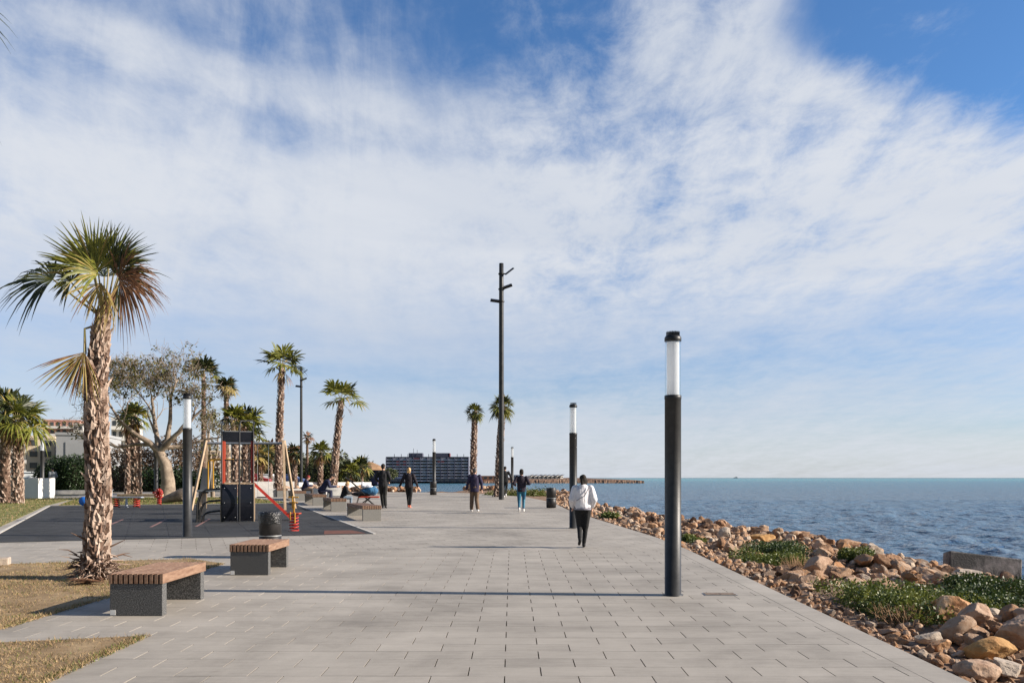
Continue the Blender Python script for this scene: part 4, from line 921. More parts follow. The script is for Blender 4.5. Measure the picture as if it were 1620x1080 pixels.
palm(586,140,zt(742,140),'third low far palm, behind the small kiosk',L=1.2,pet=.8,nf=14,ln=10,r=.3,seed=20,dead=6,boots=40,mats=('leafd','leaf'))
palm(412,75,zt(722,75),'low far palm left of the tall straight palm',L=1.2,pet=.7,nf=14,ln=10,r=.26,seed=21,dead=16,boots=60,mats=('leafd','leafy'))
palm(428,95,zt(712,95),'small dark far palm touching the tall straight palm',L=1.1,pet=.6,nf=12,ln=10,r=.26,seed=22,dead=8,boots=60,mats=('leafd','leafb'))
palm(398,68,zt(690,68),'palm with hanging brown fronds behind the swing bar',L=1.0,pet=.6,nf=9,ln=11,r=.24,seed=23,dead=14,boots=90)
# ---- broad bare-branched tree
def bare_tree(base,label,spec,seed,leaves=1.0,name='broadleaf_tree',r0=.38,spreadx=1.0,lm='oleaf',depth=5,lsz=.13,twigs=5):
    rg=random.Random(seed); t=thing(name,label,'tree',base,0); wood=MB(); lv=[]
    def grow(p,d,l,r,k):
        n=4; pts=[p]; rs=[r]; q=p.copy(); dd=d.copy()
        for i in range(n):
            dd=(dd+Vector((rg.uniform(-1,1),rg.uniform(-1,1),rg.uniform(-.6,.8)))*.20).normalized(); q=q+dd*l/n; pts.append(q.copy()); rs.append(r*(1-.42*(i+1)/n))
        wood.tube(pts,rs,7 if k>2 else 4,caps=False)
        if k==0:
            if rg.random()<leaves: lv.append((q.copy(),dd.copy()))
            for j in range(twigs):
                e=(dd+Vector((rg.uniform(-1,1),rg.uniform(-1,1),rg.uniform(-.5,.9)))).normalized(); i=rg.randint(1,len(pts)-1); wood.tube([pts[i],pts[i]+e*.22,pts[i]+e*.42+Vector((0,0,rg.uniform(-.1,.1)))],[.010,.008,.004],3,caps=False)
            return
        nb=rg.choice((2,3,3)) if k>1 else rg.choice((2,3))
        for j in range(nb):
            a=rg.uniform(0,6.28); s=rg.uniform(.45,1.0); x=Vector((math.cos(a)*spreadx,math.sin(a),rg.uniform(-.35,.45)))
            nd=(dd*.9+x*s).normalized(); f=rg.uniform(.45,1.0) if j else 1
            i=len(pts)-1 if j==0 else rg.randint(2,len(pts)-1)
            grow(pts[i],nd,l*rg.uniform(.62,.86),rs[i]*rg.uniform(.55,.78),k-1)
    for sp_ in spec:
        pts=[Vector(a) for a in sp_[0]]; wood.tube(pts,sp_[1],10,caps=False)
        if sp_[2]: grow(pts[-1],(pts[-1]-pts[-2]).normalized(),sp_[3],sp_[1][-1],sp_[2])
        if len(sp_)>4:
            for i in sp_[4]: grow(pts[i],(pts[i]-pts[i-1]+Vector((rg.uniform(-1,1),rg.uniform(-1,1),.6))).normalized(),sp_[3],sp_[1][i]*.55,sp_[2])
    wood.build('trunk',M['bark'],t)
    m=MB()
    for q,d in lv:
        for j in range(rg.randint(5,13)):
            o=q+Vector((rg.gauss(0,.14),rg.gauss(0,.14),rg.gauss(-.04,.10))); a=rg.uniform(0,6.28); e=rg.uniform(-1.3,.3); dd=Vector((math.cos(a)*math.cos(e),math.sin(a)*math.cos(e),math.sin(e))); s=dd.cross(Vector((rg.uniform(-1,1),rg.uniform(-1,1),1))).normalized(); l=lsz*rg.uniform(.8,1.7); w=l*.24
            m.add([o,o+dd*l*.5-s*w,o+dd*l,o+dd*l*.5+s*w],[(0,1,2,3)])
    m.build('crown',M[lm],t); return t
Dt=43.; mpp=Dt/F; bxt=gx(265,Dt)
def q(px,py,dy=0): return ((px-265)*mpp,dy,EYE-(py-755)*mpp-G(Dt))
bare_tree((bxt,Dt,G(Dt)),'broad pale-barked tree with bare twigs and sparse olive leaves behind the red spring rider',[
 (((0,0,-.1),q(266,760),q(262,735),q(252,715)),[.46,.34,.29,.25],0,0),
 ((q(252,715),q(240,700,-.3),q(222,688,-.5),q(205,672,-.7)),[.20,.15,.11,.08],5,1.25,(2,3)),
 ((q(252,715),q(235,703,.3),q(212,702,.3),q(185,707,.1),q(165,700,0)),[.14,.11,.09,.07,.04],4,.8,(3,)),
 ((q(252,715),q(243,690,.4),q(236,660,.6)),[.18,.13,.10],6,1.3,(1,2)),
 ((q(252,715),q(262,695,.2),q(268,665,.1),q(270,640,0)),[.19,.14,.10,.08],5,1.2,(2,)),
 ((q(252,715),q(280,690,-.3),q(300,672,-.3)),[.18,.12,.09],5,1.05,(1,)),
 ((q(262,708),q(285,705,.5),q(312,695,.8)),[.13,.09,.06],4,.8,(1,)),
 ],5,leaves=.26,twigs=1)
m=MB(); rgx=random.Random(4)
bare_tree((gx(337,46),46,G(46)),'small twiggy tree with drooping leaves just right of the playground lamp post',[
 (((0,0,-.1),(-.1,0,1.5),(-.2,0,3.0)),[.13,.10,.07],4,.72,(1,2)),(((-.1,0,1.5),(.15,.2,2.4),(.2,.2,2.9)),[.08,.06,.05],3,.6)],8,leaves=.75,r0=.15,twigs=1)
# fallen trunk piece behind the spring rider
t=thing('tree_stump','brown cut trunk lying behind the red spring rider','stump',(gx(285,38.5),38.5,G(38.5)))
mm=MB(); mm.tube([(-1.0,0,.12),(-.5,0,.25),(0,.05,.38),(.35,0,.55),(.45,0,.72)],[.10,.2,.3,.26,.14],12); mm.tube([(.2,0,.1),(.5,.1,.35),(.55,.1,.8)],[.3,.22,.12],10); mm.build('wood',M['bark'],t)
# ---- leafy masses (hedge, bushes) made of many small leaves over lobes
def leafmass(name,label,cat,loc,lobes,n,ls,m,seed,core=True,group=None,stem=False):
    rg=np.random.RandomState(seed); t=thing(name,label,cat,loc,0,group); Vs=[]
    w=np.array([a[3]*a[4]+a[4]*a[5]+a[3]*a[5] for a in lobes],float); w/=w.sum(); ch=rg.choice(len(lobes),n,p=w)
    Lb=np.array(lobes)[ch]; d=rg.randn(n,3); d/=np.linalg.norm(d,axis=1)[:,None]; r=rg.uniform(.55,1.08,n)**.5
    c=Lb[:,:3]+d*Lb[:,3:6]*r[:,None]; c[:,2]=np.abs(c[:,2]); c+=rg.randn(n,3)*ls*.5; c[:,2]=np.maximum(c[:,2],.01)
    u=rg.randn(n,3)+d*.6; u/=np.linalg.norm(u,axis=1)[:,None]; s=np.cross(u,rg.randn(n,3)); s/=np.linalg.norm(s,axis=1)[:,None]
    l=ls*rg.uniform(.6,1.5,n)[:,None]; V=np.stack([c-u*l*.5,c-s*l*.28,c+u*l*.5,c+s*l*.28],1).reshape(-1,3)
    npmesh('foliage',V,np.arange(4*n).reshape(-1,4),M[m],t)
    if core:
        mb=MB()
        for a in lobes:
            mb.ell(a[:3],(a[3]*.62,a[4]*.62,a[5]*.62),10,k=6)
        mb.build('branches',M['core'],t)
    return t
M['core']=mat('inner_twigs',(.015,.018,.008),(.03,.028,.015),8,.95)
leafmass('hedge','tall dark green hedge behind the man in grey at far left','hedge',(gx(107,56),56,G(56)),[(-.7+i*.62,rgx.uniform(-.2,.3),1.15+rgx.uniform(-.15,.12),.8,.7,1.45) for i in range(4)]+[(-1.7,0,.9,.6,.6,1.0)],15000,.11,'hedge',1)
M['brownleaf']=mat('brown_twigs',(.10,.065,.04),(.24,.165,.11),4,.9,trans=.15)
leafmass('bush','broad brown leafless bush behind the broad tree','bush',(gx(235,62),62,G(62)),[(-2.2+i*1.3,rgx.uniform(-.5,.5),1.9+rgx.uniform(-.6,.5),1.2,1.0,1.9) for i in range(5)],12000,.16,'brownleaf',2,core=False)
leafmass('bush','dark green bush behind the thin palm pair','bush',(gx(190,66),66,G(66)),[(-2+i*1.2,0,.9+rgx.uniform(-.2,.3),1.1,.9,1.2) for i in range(4)],7000,.16,'hedge',3)
leafmass('bush','dark green bush behind the trunk of the broad tree','bush',(gx(285,60),60,G(60)),[(-2+i*1.0,0,.7+rgx.uniform(-.2,.2),.9,.8,.9) for i in range(5)],6000,.15,'hedge',4)
leafmass('bush','reddish brown bush left of the swings','bush',(gx(322,95),95,G(95)),[(-1+i*1.2,0,2.0,1.3,1,2.0) for i in range(3)],5000,.2,'brownleaf',5,core=False)
M['midleaf']=mat('mid_leaf',(.045,.06,.02),(.11,.12,.04),.6,.7)
for i,(px,d,w,h,lb) in enumerate(((480,125,5,4.2,'dark tree mass right of the slim mast'),(497,130,5,4.0,'rounded tree behind the forked distant palm'),(522,118,4.5,4.4,'tree between the forked palm and the leaning palm'),(548,120,4,3.4,'brownish tree behind the low bushy palm'),(455,135,6,5.2,'dark tree mass left of the slim mast'),(601,160,4,2.4,'small dark tree at the right end of the far shore'),(420,140,6,3.4,'tree below the white apartment blocks'))):
    leafmass('distant_tree',lb,'tree',(gx(px,d),d,G(d)),[(rgx.uniform(-.5,.5)*w,rgx.uniform(-1,1),h*rgx.uniform(.35,.75),w*.4,w*.3,h*.4) for _ in range(7)],3800,.32,'midleaf',20+i,core=True,group='trees on the far shore')
# ================================================================ playground
def tub(m,pts,r,mi=0,n=8): m.tube(pts,r,n,mi=mi)
TX,TY=gx(376,25.6),25.6
t=thing('climbing_tower','playground climbing tower with dark panels, red posts and a red slide','playground tower',(TX,TY,G(TY)),R(17))
w=.93; dpt=1.1
# timber corner posts lower, red posts upper
for sx in(-1,1):
    for y in(0,dpt):
        MB().box((sx*(w/2+.0),y,.60),(.09,.09,1.2)).build('timber_post',M['pine'],t,bevel=.006)
        MB().box((sx*(w/2-.03),y,1.20+.67),(.085,.08,1.34)).build('red_post',M['red'] if sx>0 else M['orange'],t,bevel=.008)
MB().box((0,dpt/2,1.2),(w,dpt,.05)).build('platform',M['pine'],t)
# curved lower front panel: two dark climbing boards bulging forward
def cpan(x0,x1,name):
    m=MB(); vs=[];n=10
    for i in range(n+1):
        z=.03+1.14*i/n; y=-.10-.13*math.sin(math.pi*i/n)
        vs+=[(x0,y,z),(x1,y,z),(x1,y+.03,z),(x0,y+.03,z)]
    fs=[]
    for i in range(n):
        a=i*4; b=a+4
        for j in range(4): fs.append((a+j,a+(j+1)%4,b+(j+1)%4,b+j))
    m.add(vs,fs,0); m.build(name,M['navy'],t)
    g=MB()
    for z in(.15,.6,1.05):
        for xx in(x0+.06,x1-.06): g.ell((xx,-.12-.13*math.sin(math.pi*z/1.17),z),(.014,.01,.014),6,k=4)
    g.build('bolts',M['galv'],t)
cpan(-w/2+.02,-.01,'front_panel'); cpan(.01,w/2-.02,'front_panel')
MB().box((0,-.05,1.19),(w,.12,.03)).build('sill',M['pine'],t)
MB().box((0,-.03,2.66),(w-.04,.05,.28)).build('top_panel',M['navy'],t,bevel=.004); MB().box((0,dpt,2.66),(w-.04,.05,.28)).build('top_panel',M['navy'],t,bevel=.004)
MB().box((0,-.03,2.812),(w+.02,.06,.02)).build('trim',M['galv'],t)
m=MB(); r=.02
for x in(-w/2,w/2): tub(m,[(x,-.06,0),(x,-.06,3.0),(x+.02,.2,3.13),(x+.02,dpt,3.13)],r)
tub(m,[(.06,-.30,0),(.06,-.30,2.95),(.10,-.22,3.13),(w/2,-.06,3.15)],r+.004); m.build('handrail',M['blackmetal'],t)
m=MB(); tub(m,[(-w/2,dpt-.05,1.95),(w/2,dpt-.05,1.95)],.015)
for i in range(7): x=-w/2+.12+i*.115; tub(m,[(x,dpt-.05,1.22),(x,dpt-.05,1.95)],.011,n=6)
m.build('rear_railing',M['blackmetal'],t)
# arched ladder at the left
m=MB()
for zt_,xo in((1.0,-1.2),(.64,-1.12),(.32,-1.04)):
    for y in(0,.5): tub(m,[(xo,y,0),(xo+.02,y,zt_*.6),(xo+.12,y,zt_*.9),(xo+.26,y,zt_),(-w/2,y,zt_+.03)],.026)
    tub(m,[(xo+.26,0,zt_),(xo+.26,.5,zt_)],.02)
m.build('arched_ladder',M['blackmetal'],t)
# slide to the right with red cheeks
m=MB()
a=Vector((w/2,.15,1.18)); b=Vector((1.62,.15,.06))
for y in(.12,.46): m.bar(a+Vector((0,y-.15,.02)),b+Vector((0,y-.15,.02)),.025,.085)
sld=m.build('slide_side',M['red'],t)
m=MB(); m.bar(a+Vector((0,.14,0)),b+Vector((0,.14,0)),.32,.012); m.build('slide',M['galv'],t)
# swings
Ys=33.0; xl,xr=gx(314,Ys),gx(459,Ys)
t=thing('swing_frame','timber swing frame with a grey steel crossbar behind the climbing tower','swing',((xl+xr)/2,Ys,G(Ys))); hw=(xr-xl)/2; H=2.78
for sx,dx in((-1,.32),(1,-.26)):
    for y in(-.75,.75):
        m=MB(); m.bar((sx*hw,y,0),(sx*hw+dx*(-1 if sx<0 else 1)*(1 if sx>0 else -1),y*.08,H),.10,.085); m.build('leg',M['pine'],t,bevel=.006)
MB().tube([(-hw+.28,0,H-.12),(hw-.22,0,H-.12)],.05,12).build('crossbar',M['galv'],t)
m=MB()
for x in(-.75,.75):
    for s in(-.22,.22):
        MB().tube([(x+s,0,H-.16),(x+s,0,.52)],.008,5).build('chain',M['galv'],t)
    MB().box((x,0,.50),(.46,.2,.04)).build('seat',M['blackmetal'],t,bevel=.01)
# yellow climbing frame left of the tower (behind)
t=thing('climbing_bars','yellow tubular climbing frame seen left of the tower','climbing frame',(gx(338,29.5),29.5,G(29.5)))
m=MB(); tub(m,[(-.2,0,.85),(-.2,0,1.9),(-.1,0,1.98),(.55,0,1.98)],.03); tub(m,[(-.2,.5,.85),(-.2,.5,1.9),(-.1,.5,1.98),(.55,.5,1.98)],.03); tub(m,[(-.2,0,1.95),(-.2,.5,1.95)],.02); m.build('yellow_tube',M['yellow'],t)
m=MB(); m.box((-.0,.25,.86),(1.2,.6,.05)); m.build('deck',M['galv'],t)
m=MB(); m.box((-.38,.25,1.22),(.30,.08,.9),mt=Matrix.Rotation(R(8),4,'Y')); m.build('grey_panel',mat('grey_panel',(.16,.17,.18),(.2,.2,.2)),t)
m=MB(); 
for x in(-.5,.5): MB().box((x,.25,.42),(.09,.5,.84)).build('timber_post',M['pine'],t)
# spring riders
def coil(m,c,r,h,turns,wr,mi=0):
    pts=[(c[0]+r*math.cos(a),c[1]+r*math.sin(a),c[2]+h*a/(2*math.pi*turns)) for a in np.linspace(0,2*math.pi*turns,int(turns*12))]; m.tube(pts,wr,6,mi=mi)
YR=21.9
t=thing('spring_rider','red coil spring rider with yellow handles at the right of the playground','spring rider',(gx(465,YR),YR,G(YR)))
m=MB(); coil(m,(0,0,.04),.115,.40,5,.018); m.build('spring',M['red'],t)
MB().lathe([(.14,0),(.14,.02),(.06,.03),(0,.03)],16).build('base_plate',M['red'],t)
m=MB(); m.box((0,0,.47),(.34,.26,.035)); m.build('seat',M['orange'],t,bevel=.01)
m=MB(); m.box((-.0,0,.62),(.04,.04,.34)); m.tube([(-.06,-.14,.30),(-.06,-.14,.52)],.018,6); m.tube([(.06,-.14,.22),(.06,-.14,.50)],.018,6); m.tube([(-.04,0,.60),(-.04,0,.93)],.02,8); m.tube([(-.15,0,.90),(.12,0,.90)],.018,8); m.tube([(-.13,0,.76),(.1,0,.76)],.018,8); m.build('handle',M['yellow'],t)
t=thing('spring_rider','small red round spring rider on the lawn edge left of the lamp post','spring rider',(gx(251,36.8),36.8,G(36.8)))
m=MB(); m.lathe([(0,-.02),(.19,-.02),(.20,0),(.19,.02),(0,.02)],24); m.box((0,0,0),(.1,.1,.04)); o=m.build('side_disc',M['red'],t); o.rotation_euler=(R(90),0,0); o.location=(0,0,.55)
m=MB(); coil(m,(0,.05,.03),.09,.3,4,.02); m.build('spring',M['red'],t)
MB().box((0,.05,.36),(.26,.24,.04)).build('seat',M['red'],t,bevel=.01)
m=MB(); m.box((-.20,0,.56),(.14,.05,.10)); m.box((-.15,0,.44),(.12,.05,.05)); m.build('handle',M['red'],t)
m=MB()
for k in range(8): m.ell((.15*math.cos(k*.785),-.03,.55+.15*math.sin(k*.785)),(.014,.01,.014),6,k=4)
m.build('dots',M['white'],t)
YS=34.5
t=thing('spring_seesaw','blue-grey board seesaw on two red springs behind the largest palm','seesaw',(gx(200,YS),YS,G(YS)))
MB().box((0,0,.44),(1.35,.28,.05)).box((-1.1,0,.42),(.9,.26,.04)).build('board',mat('blue_grey_board',(.28,.31,.38),(.33,.36,.42),4,.5),t,bevel=.01)
for x in(-.42,.42):
    m=MB(); coil(m,(x,0,.03),.13,.36,4,.024); m.build('spring',M['red'],t)
MB().lathe([(.12,0),(.05,.06),(.04,.4)],12).build('centre_foot',M['galv'],t)
MB().tube([(-.6,0,.46),(-.6,0,.75)],.02,6).tube([(-.6,-.12,.75),(-.6,.12,.75)],.015,6).build('handle',M['galv'],t)
t=thing('spring_rider','blue disc-shaped spring rider peeping out left of the largest palm trunk','spring rider',(gx(136,31.0),31.0,G(31)))
m=MB(); m.lathe([(0,-.03),(.16,-.03),(.17,0),(.16,.03),(0,.03)],24); o=m.build('side_panel',M['blue'],t); o.rotation_euler=(R(90),0,0); o.location=(-.1,0,.42)
m=MB(); coil(m,(.05,.1,.02),.1,.26,4,.018); m.build('spring',M['blackmetal'],t)
MB().box((.05,.12,.30),(.35,.26,.04)).build('seat',M['blue'],t,bevel=.01)
t=thing('timber_beam','low timber balance beam at the back of the playground','beam',(gx(222,40),40,G(40)))
MB().box((0,0,.34),(2.2,.2,.12)).build('beam',M['pine'],t,bevel=.01); MB().box((-.9,0,.15),(.12,.12,.3)).box((.9,0,.15),(.12,.12,.3)).build('foot',M['pine'],t)
wall('low_wall',(gx(110,57),52),(gx(190,55),53),.22,.5,'low pale kerb wall in front of the hedge')
# far lamps on the lawn
for px,d,lb in((67,47,'lamp post behind the white block at far left'),(247,46,'lamp post hidden behind the broad tree crown')):
    dup(lamp0,loc=(gx(px,d),d,G(d)),label=lb)
# ================================================================ buildings
def building(name,label,px,d,wpx,ytop,ybase,mat_,floors,bays,rz=0,dep=10,wmat='win',balc=None,par=True,cat='building',group=None,big=False):
    wd=wpx*d/F; h=(ybase-ytop)*d/F; x=gx(px,d); z=zt(ybase,d)
    t=thing(name,label,cat,(x,d,z),rz,group)
    MB().box((0,dep/2,h/2),(wd,dep,h)).build('wall',M[mat_],t)
    if par: MB().box((0,dep/2,h+.15),(wd+.2,dep+.2,.3)).build('roof',M[mat_ if not big else 'hdark'],t)
    fh=h/floors; bw=wd/bays
    for f in range(floors):
        if balc: MB().box((0,-.55,f*fh+fh*.16),(wd-.1,1.1,fh*.32)).build('balcony',M[balc],t)
        for b in range(bays):
            MB().box((-wd/2+bw*(b+.5+(random.uniform(-.12,.12) if big else 0)),-.02,f*fh+fh*.62),(bw*(random.uniform(.45,.75) if big else .55),.12,fh*.48)).build('window',M[random.choice((wmat,wmat,'curtain')) if big else wmat],t)
    if rz:                                             # gable side windows
        for f in range(floors):
            for b in range(2):
                for sx in(-1,1): MB().box((sx*wd/2,dep*(.3+.4*b),f*fh+fh*.6),(.12,dep*.16,fh*.45)).build('window',M[wmat],t)
    return t
M['win']=mat('window_glass',(.03,.035,.045),(.07,.08,.09),.5,.15)
M['bwhite']=mat('white_render',(.62,.59,.54),(.70,.68,.64),.3,.85); M['bcream']=mat('cream_render',(.55,.45,.33),(.62,.52,.40),.3,.85)
M['bpink']=mat('pink_render',(.52,.26,.20),(.58,.32,.25),.3,.85); M['bgrey']=mat('grey_wall',(.30,.31,.32),(.36,.365,.37),.4,.9)
M['hdark']=mat('dark_parapet',(.05,.055,.075),(.07,.07,.09),.3,.8)
M['hwall']=mat('hotel_wall',(.075,.08,.12),(.11,.11,.15),.05,.8); M['hbalc']=mat('hotel_balcony',(.36,.37,.44),(.46,.46,.52),.08,.8); M['hred']=mat('hotel_red_panel',(.16,.045,.06),(.2,.06,.07),.1,.8)
M['curtain']=mat('curtain',(.22,.21,.24),(.34,.33,.34),.5,.8); M['terr']=mat('terracotta',(.42,.17,.09),(.5,.24,.14),.4,.9)
building('apartment_building','white building with dark window openings behind the leftmost palms',30,110,70,700,765,'bwhite',4,5,R(18),14,balc='bwhite')
building('apartment_building','beige modern block with tall dark openings behind the hedge',64,95,38,693,765,'bcream',4,2,R(26),10)
building('apartment_building','grey blank-walled block above the hedge',122,92,60,688,765,'bgrey',1,1,R(14),12,wmat='bgrey')
building('apartment_building','pink and white apartment house on the hill at far left',97,170,52,666,702,'bpink',3,6,R(16),14,balc='bwhite')
building('apartment_building','narrow white house right of the pink apartment house',124,165,14,672,705,'bwhite',3,2,R(16),10)
building('apartment_building','terraced white block seen through the bare tree',196,150,36,663,765,'bwhite',6,4,R(20),14,balc='bwhite')
building('apartment_building','cream balcony block left of the climbing tower',338,190,34,714,765,'bcream',6,5,R(24),16,balc='bwhite')
building('apartment_building','white balcony block seen through the climbing tower',372,200,30,706,765,'bwhite',6,4,R(22),16,balc='bcream')
building('apartment_building','tall white block just right of the climbing tower',405,210,26,716,765,'bwhite',5,4,R(18),16,balc='bwhite')
building('apartment_building','white block left of the tall straight palm trunk',428,205,18,712,765,'bwhite',5,3,R(18),14)
building('apartment_building','small white house right of the slim mast',490,230,13,723,765,'bwhite',4,2,R(28),12,balc='bwhite')
building('apartment_building','low dark grey block behind the slim mast',468,150,18,722,765,'bgrey',4,3,R(10),12)
# big apartment block across the bay
HD=470.; t=building('apartment_building','long dark eight storey apartment block across the bay',676,HD,130,723,761,'hwall',8,12,0,12,big=True,balc='hbalc')
hw=130*HD/F/2; hh=38*HD/F; fh=hh/8; rgb=random.Random(3)
for k in range(25):
    if k%2==0: MB().box((-hw+k*hw/12,-.62,hh/2),(.30,1.25,hh)).build('partition',M['hwall'],t)
for (a,b,f) in((3,4,6),(5,6,6),(5,6,5),(3,4,5),(8,10,7),(15,17,6)): MB().box((-hw+(a+b)*hw/24,-1.15,(f+.5)*fh),((b-a)*hw/13,.12,fh*.5)).build('awning',M['hred'],t)
for x,w_,h_,mt in((-.30,.34,2.2,'hwall'),(.33,.40,2.2,'hwall'),(.52,.04,2.1,'hred')):
    MB().box((x*hw,6,hh+h_/2+.3),(w_*hw/1.0,6,h_)).build('stair_house',M[mt],t)
for x in(-.82,-.65,-.49,-.38,-.28,.02,.18,.72,.88): MB().box((x*hw,3,hh+1.0),(.28,.28,1.9)).build('chimney',M['hdark'],t)
MB().tube([(-.36*hw,5,hh+2),(-.36*hw,5,hh+5.2)],.12,6).build('antenna',M['hdark'],t); MB().tube([(-.27*hw,5,hh+2),(-.27*hw,5,hh+4.4)],.12,6).build('antenna',M['hdark'],t)
MB().box((-.72*hw,-3.5,1.3),(.5*hw,5,2.6)).build('ground_floor_annex',mat('annex_blue',(.12,.16,.30),(.18,.22,.35),.3,.6),t)
building('waterfront_house','low dark waterfront building at the foot of the big block',610,HD-12,60,757.5,761.8,'hdark',1,6,0,8,big=True)
building('waterfront_house','low waterfront building under the right end of the big block',722,HD-10,60,758,762,'hdark',1,6,0,8,big=True)
building('waterfront_house','red-roofed house row between the two slender palms',768,HD+12,42,753,760,'terr',1,5,0,8)
building('waterfront_house','grey flat house just left of the jogging woman',818,HD+14,16,751.5,758,'hbalc',1,3,0,8)
for i in range(8):
    px=841+i*6.8; tt=building('holiday_house',('%s white holiday house from the left in the row on the headland'%['first','second','third','fourth','fifth','sixth','seventh','last'][i]),px,HD+20,5.2,752.4+(i%3)*.4,757,'bwhite',1,2,R(28),3.0,group='white houses on the headland')
    MB().bar((-.9,-.2,1.9),(1.0,-.2,2.5),2.5,.15).build('sloping_roof',M['hwall'],tt)
# kiosk at the far end of the promenade
KD=120.; t=thing('kiosk','dark blue kiosk with a thatched roof behind the man in black','kiosk',(gx(583,KD),KD,G(KD)))
MB().box((0,1,1.1),(2.6,2.2,2.2)).build('wall',mat('kiosk_blue',(.015,.02,.06),(.03,.035,.09),1,.5),t); MB().lathe([(2.3,2.1),(1.9,2.6),(.3,3.3),(0,3.3)],10,c=(0,1,0),sm=False).build('roof',M['twig'],t); MB().box((0,-.12,1.3),(1.6,.06,.8)).build('window',M['win'],t)
# parked cars, tiny
def car(px,d,rz,label,col):
    t=thing('parked_car',label,'car',(gx(px,d),d,G(d)),rz,'cars parked along the shore road')
    m=MB(); prof=[(-2.1,.3),(-2.12,.75),(-1.95,.92),(-1.1,1.0),(-.75,1.42),(.75,1.45),(1.35,.98),(1.95,.88),(2.1,.7),(2.08,.3)]
    n=len(prof); vs=[(x,-.82 if z<1.1 else -.66,z) for x,z in prof]+[(x,.82 if z<1.1 else .66,z) for x,z in prof]
    m.add(vs,[tuple(range(n)),tuple(range(2*n-1,n-1,-1))]+[(i,i+n,(i+1)%n+n,(i+1)%n) for i in range(n)]); m.build('body',mat('car_paint_%s'%label[:5],col,None,rough=.3),t,bevel=.05)
    for s in(-1,1): MB().add([(-1.0,s*.80,1.02),(1.2,s*.80,1.0),(.72,s*.69,1.38),(-.7,s*.69,1.36)],[(0,1,2,3) if s<0 else (3,2,1,0)]).build('side_window',M['win'],t)
    for x in(-1.3,1.3):
        for s in(-1,1): w_=MB().tube([(x,s*.70,.32),(x,s*.87,.32)],.32,16); w_.build('wheel',M['blackmetal'],t)
car(36,60,R(30),'pale silver car between the leftmost palms and the white block',(.5,.53,.53))
car(309,78,R(10),'white car seen between the playground lamp post and the swing leg',(.7,.7,.7))
car(398,92,R(8),'dark red car beyond the grey wall at the swings',(.30,.03,.03))
car(421,98,R(5),'white car parked beyond the tall straight palm',(.7,.7,.7))
car(505,135,R(0),'white car on the shore road behind the leaning man',(.72,.72,.72))
car(455,101,R(4),'blue car on the shore road behind the swing leg',(.05,.08,.2))
# distant ship
t=thing('ship','tiny grey ship on the horizon right of the nearest lamp post','ship',(gx(1164,4200),4200,SEA)); MB().box((0,0,2.5),(20,6,3)).build('hull',M['hdark'],t); MB().box((2,0,5),(6,4,4)).build('superstructure',M['bgrey'],t)
# ================================================================ rocks
def rock_mesh(seed,sub=4,cuts=11,rough=.06,squash=(1,.8,.65),round_=0):
    rg=np.random.RandomState(seed); bm=bmesh.new(); bmesh.ops.create_icosphere(bm,subdivisions=sub,radius=1); V=np.array([v.co[:] for v in bm.verts]); Fc=np.array([[v.index for v in f.verts] for f in bm.faces]); bm.free()
    V0=V.copy(); r=np.ones(len(V))
    for c in range(cuts):
        n=rg.randn(3); n/=np.linalg.norm(n); h=rg.uniform(.42,.80)+round_
        dt=V0@n; r=np.minimum(r,np.where(dt>1e-3,h/np.maximum(dt,1e-3),9))
    V=V0*r[:,None]*np.array(squash); off=rg.rand(3)*50
    d=np.array([noise.fractal(Vector(v*2.2+off),.9,2.2,5 if sub>2 else 2) for v in V]); V=V+V0*(d*rough)[:,None]
    return V,Fc
ROCK=[]
for i in range(12):
    V,Fc=rock_mesh(100+i,4,7+i%4,.045,(1,random.uniform(.65,.95),random.uniform(.5,.8)),.0 if i%3 else .06)
    me=bpy.data.meshes.new('rock'); me.from_pydata(V.tolist(),[],Fc.tolist()); me.materials.append(M['rock']); me.polygons.foreach_set('use_smooth',[True]*len(Fc)); me.update(); 
    me.set_sharp_from_angle(angle=R(13)); ROCK.append(me)
rg=random.Random(21)
def gz(x,y): return float(shore_z(np.array([x]),np.array([y]))[0])
BUSH=[ # x,y,rx,ry,h,label,material
 (5.05,15.9,.85,1.3,.26,'green low shrub behind the two rounded brown rocks'),
 (5.75,17.8,1.0,1.2,.26,'rounded green shrub highest up the rock bank'),
 (4.72,10.6,.80,1.7,.36,'bright green leafy shrub at the paving edge'),
 (5.50,10.9,.72,1.2,.33,'dense green shrub behind the big orange boulder'),
 (6.4,11.6,.75,1.0,.30,'dark green grassy shrub at the right edge of the photo'),
 (7.3,12.4,.9,.9,.26,'dark green shrub cut by the right edge'),
 (6.7,15.6,.5,.6,.35,'small green shrub among the rocks behind the bright shrubs'),
 (4.3,19.6,.35,.6,.22,'small green tuft beside the nearest lamp post'),
 (3.35,27.9,.4,.7,.3,'small green tuft by the woman in white'),
 (1.4,50,1.2,1.6,.55,'green scrub behind the jogging woman'),(-.3,50.5,1.4,1.8,.5,'green scrub at the foot of the palm behind the tall mast')]
def inbush(x,y,k=.8): return any(((x-b[0])/b[2])**2+((y-b[1])/b[3])**2<k for b in BUSH)
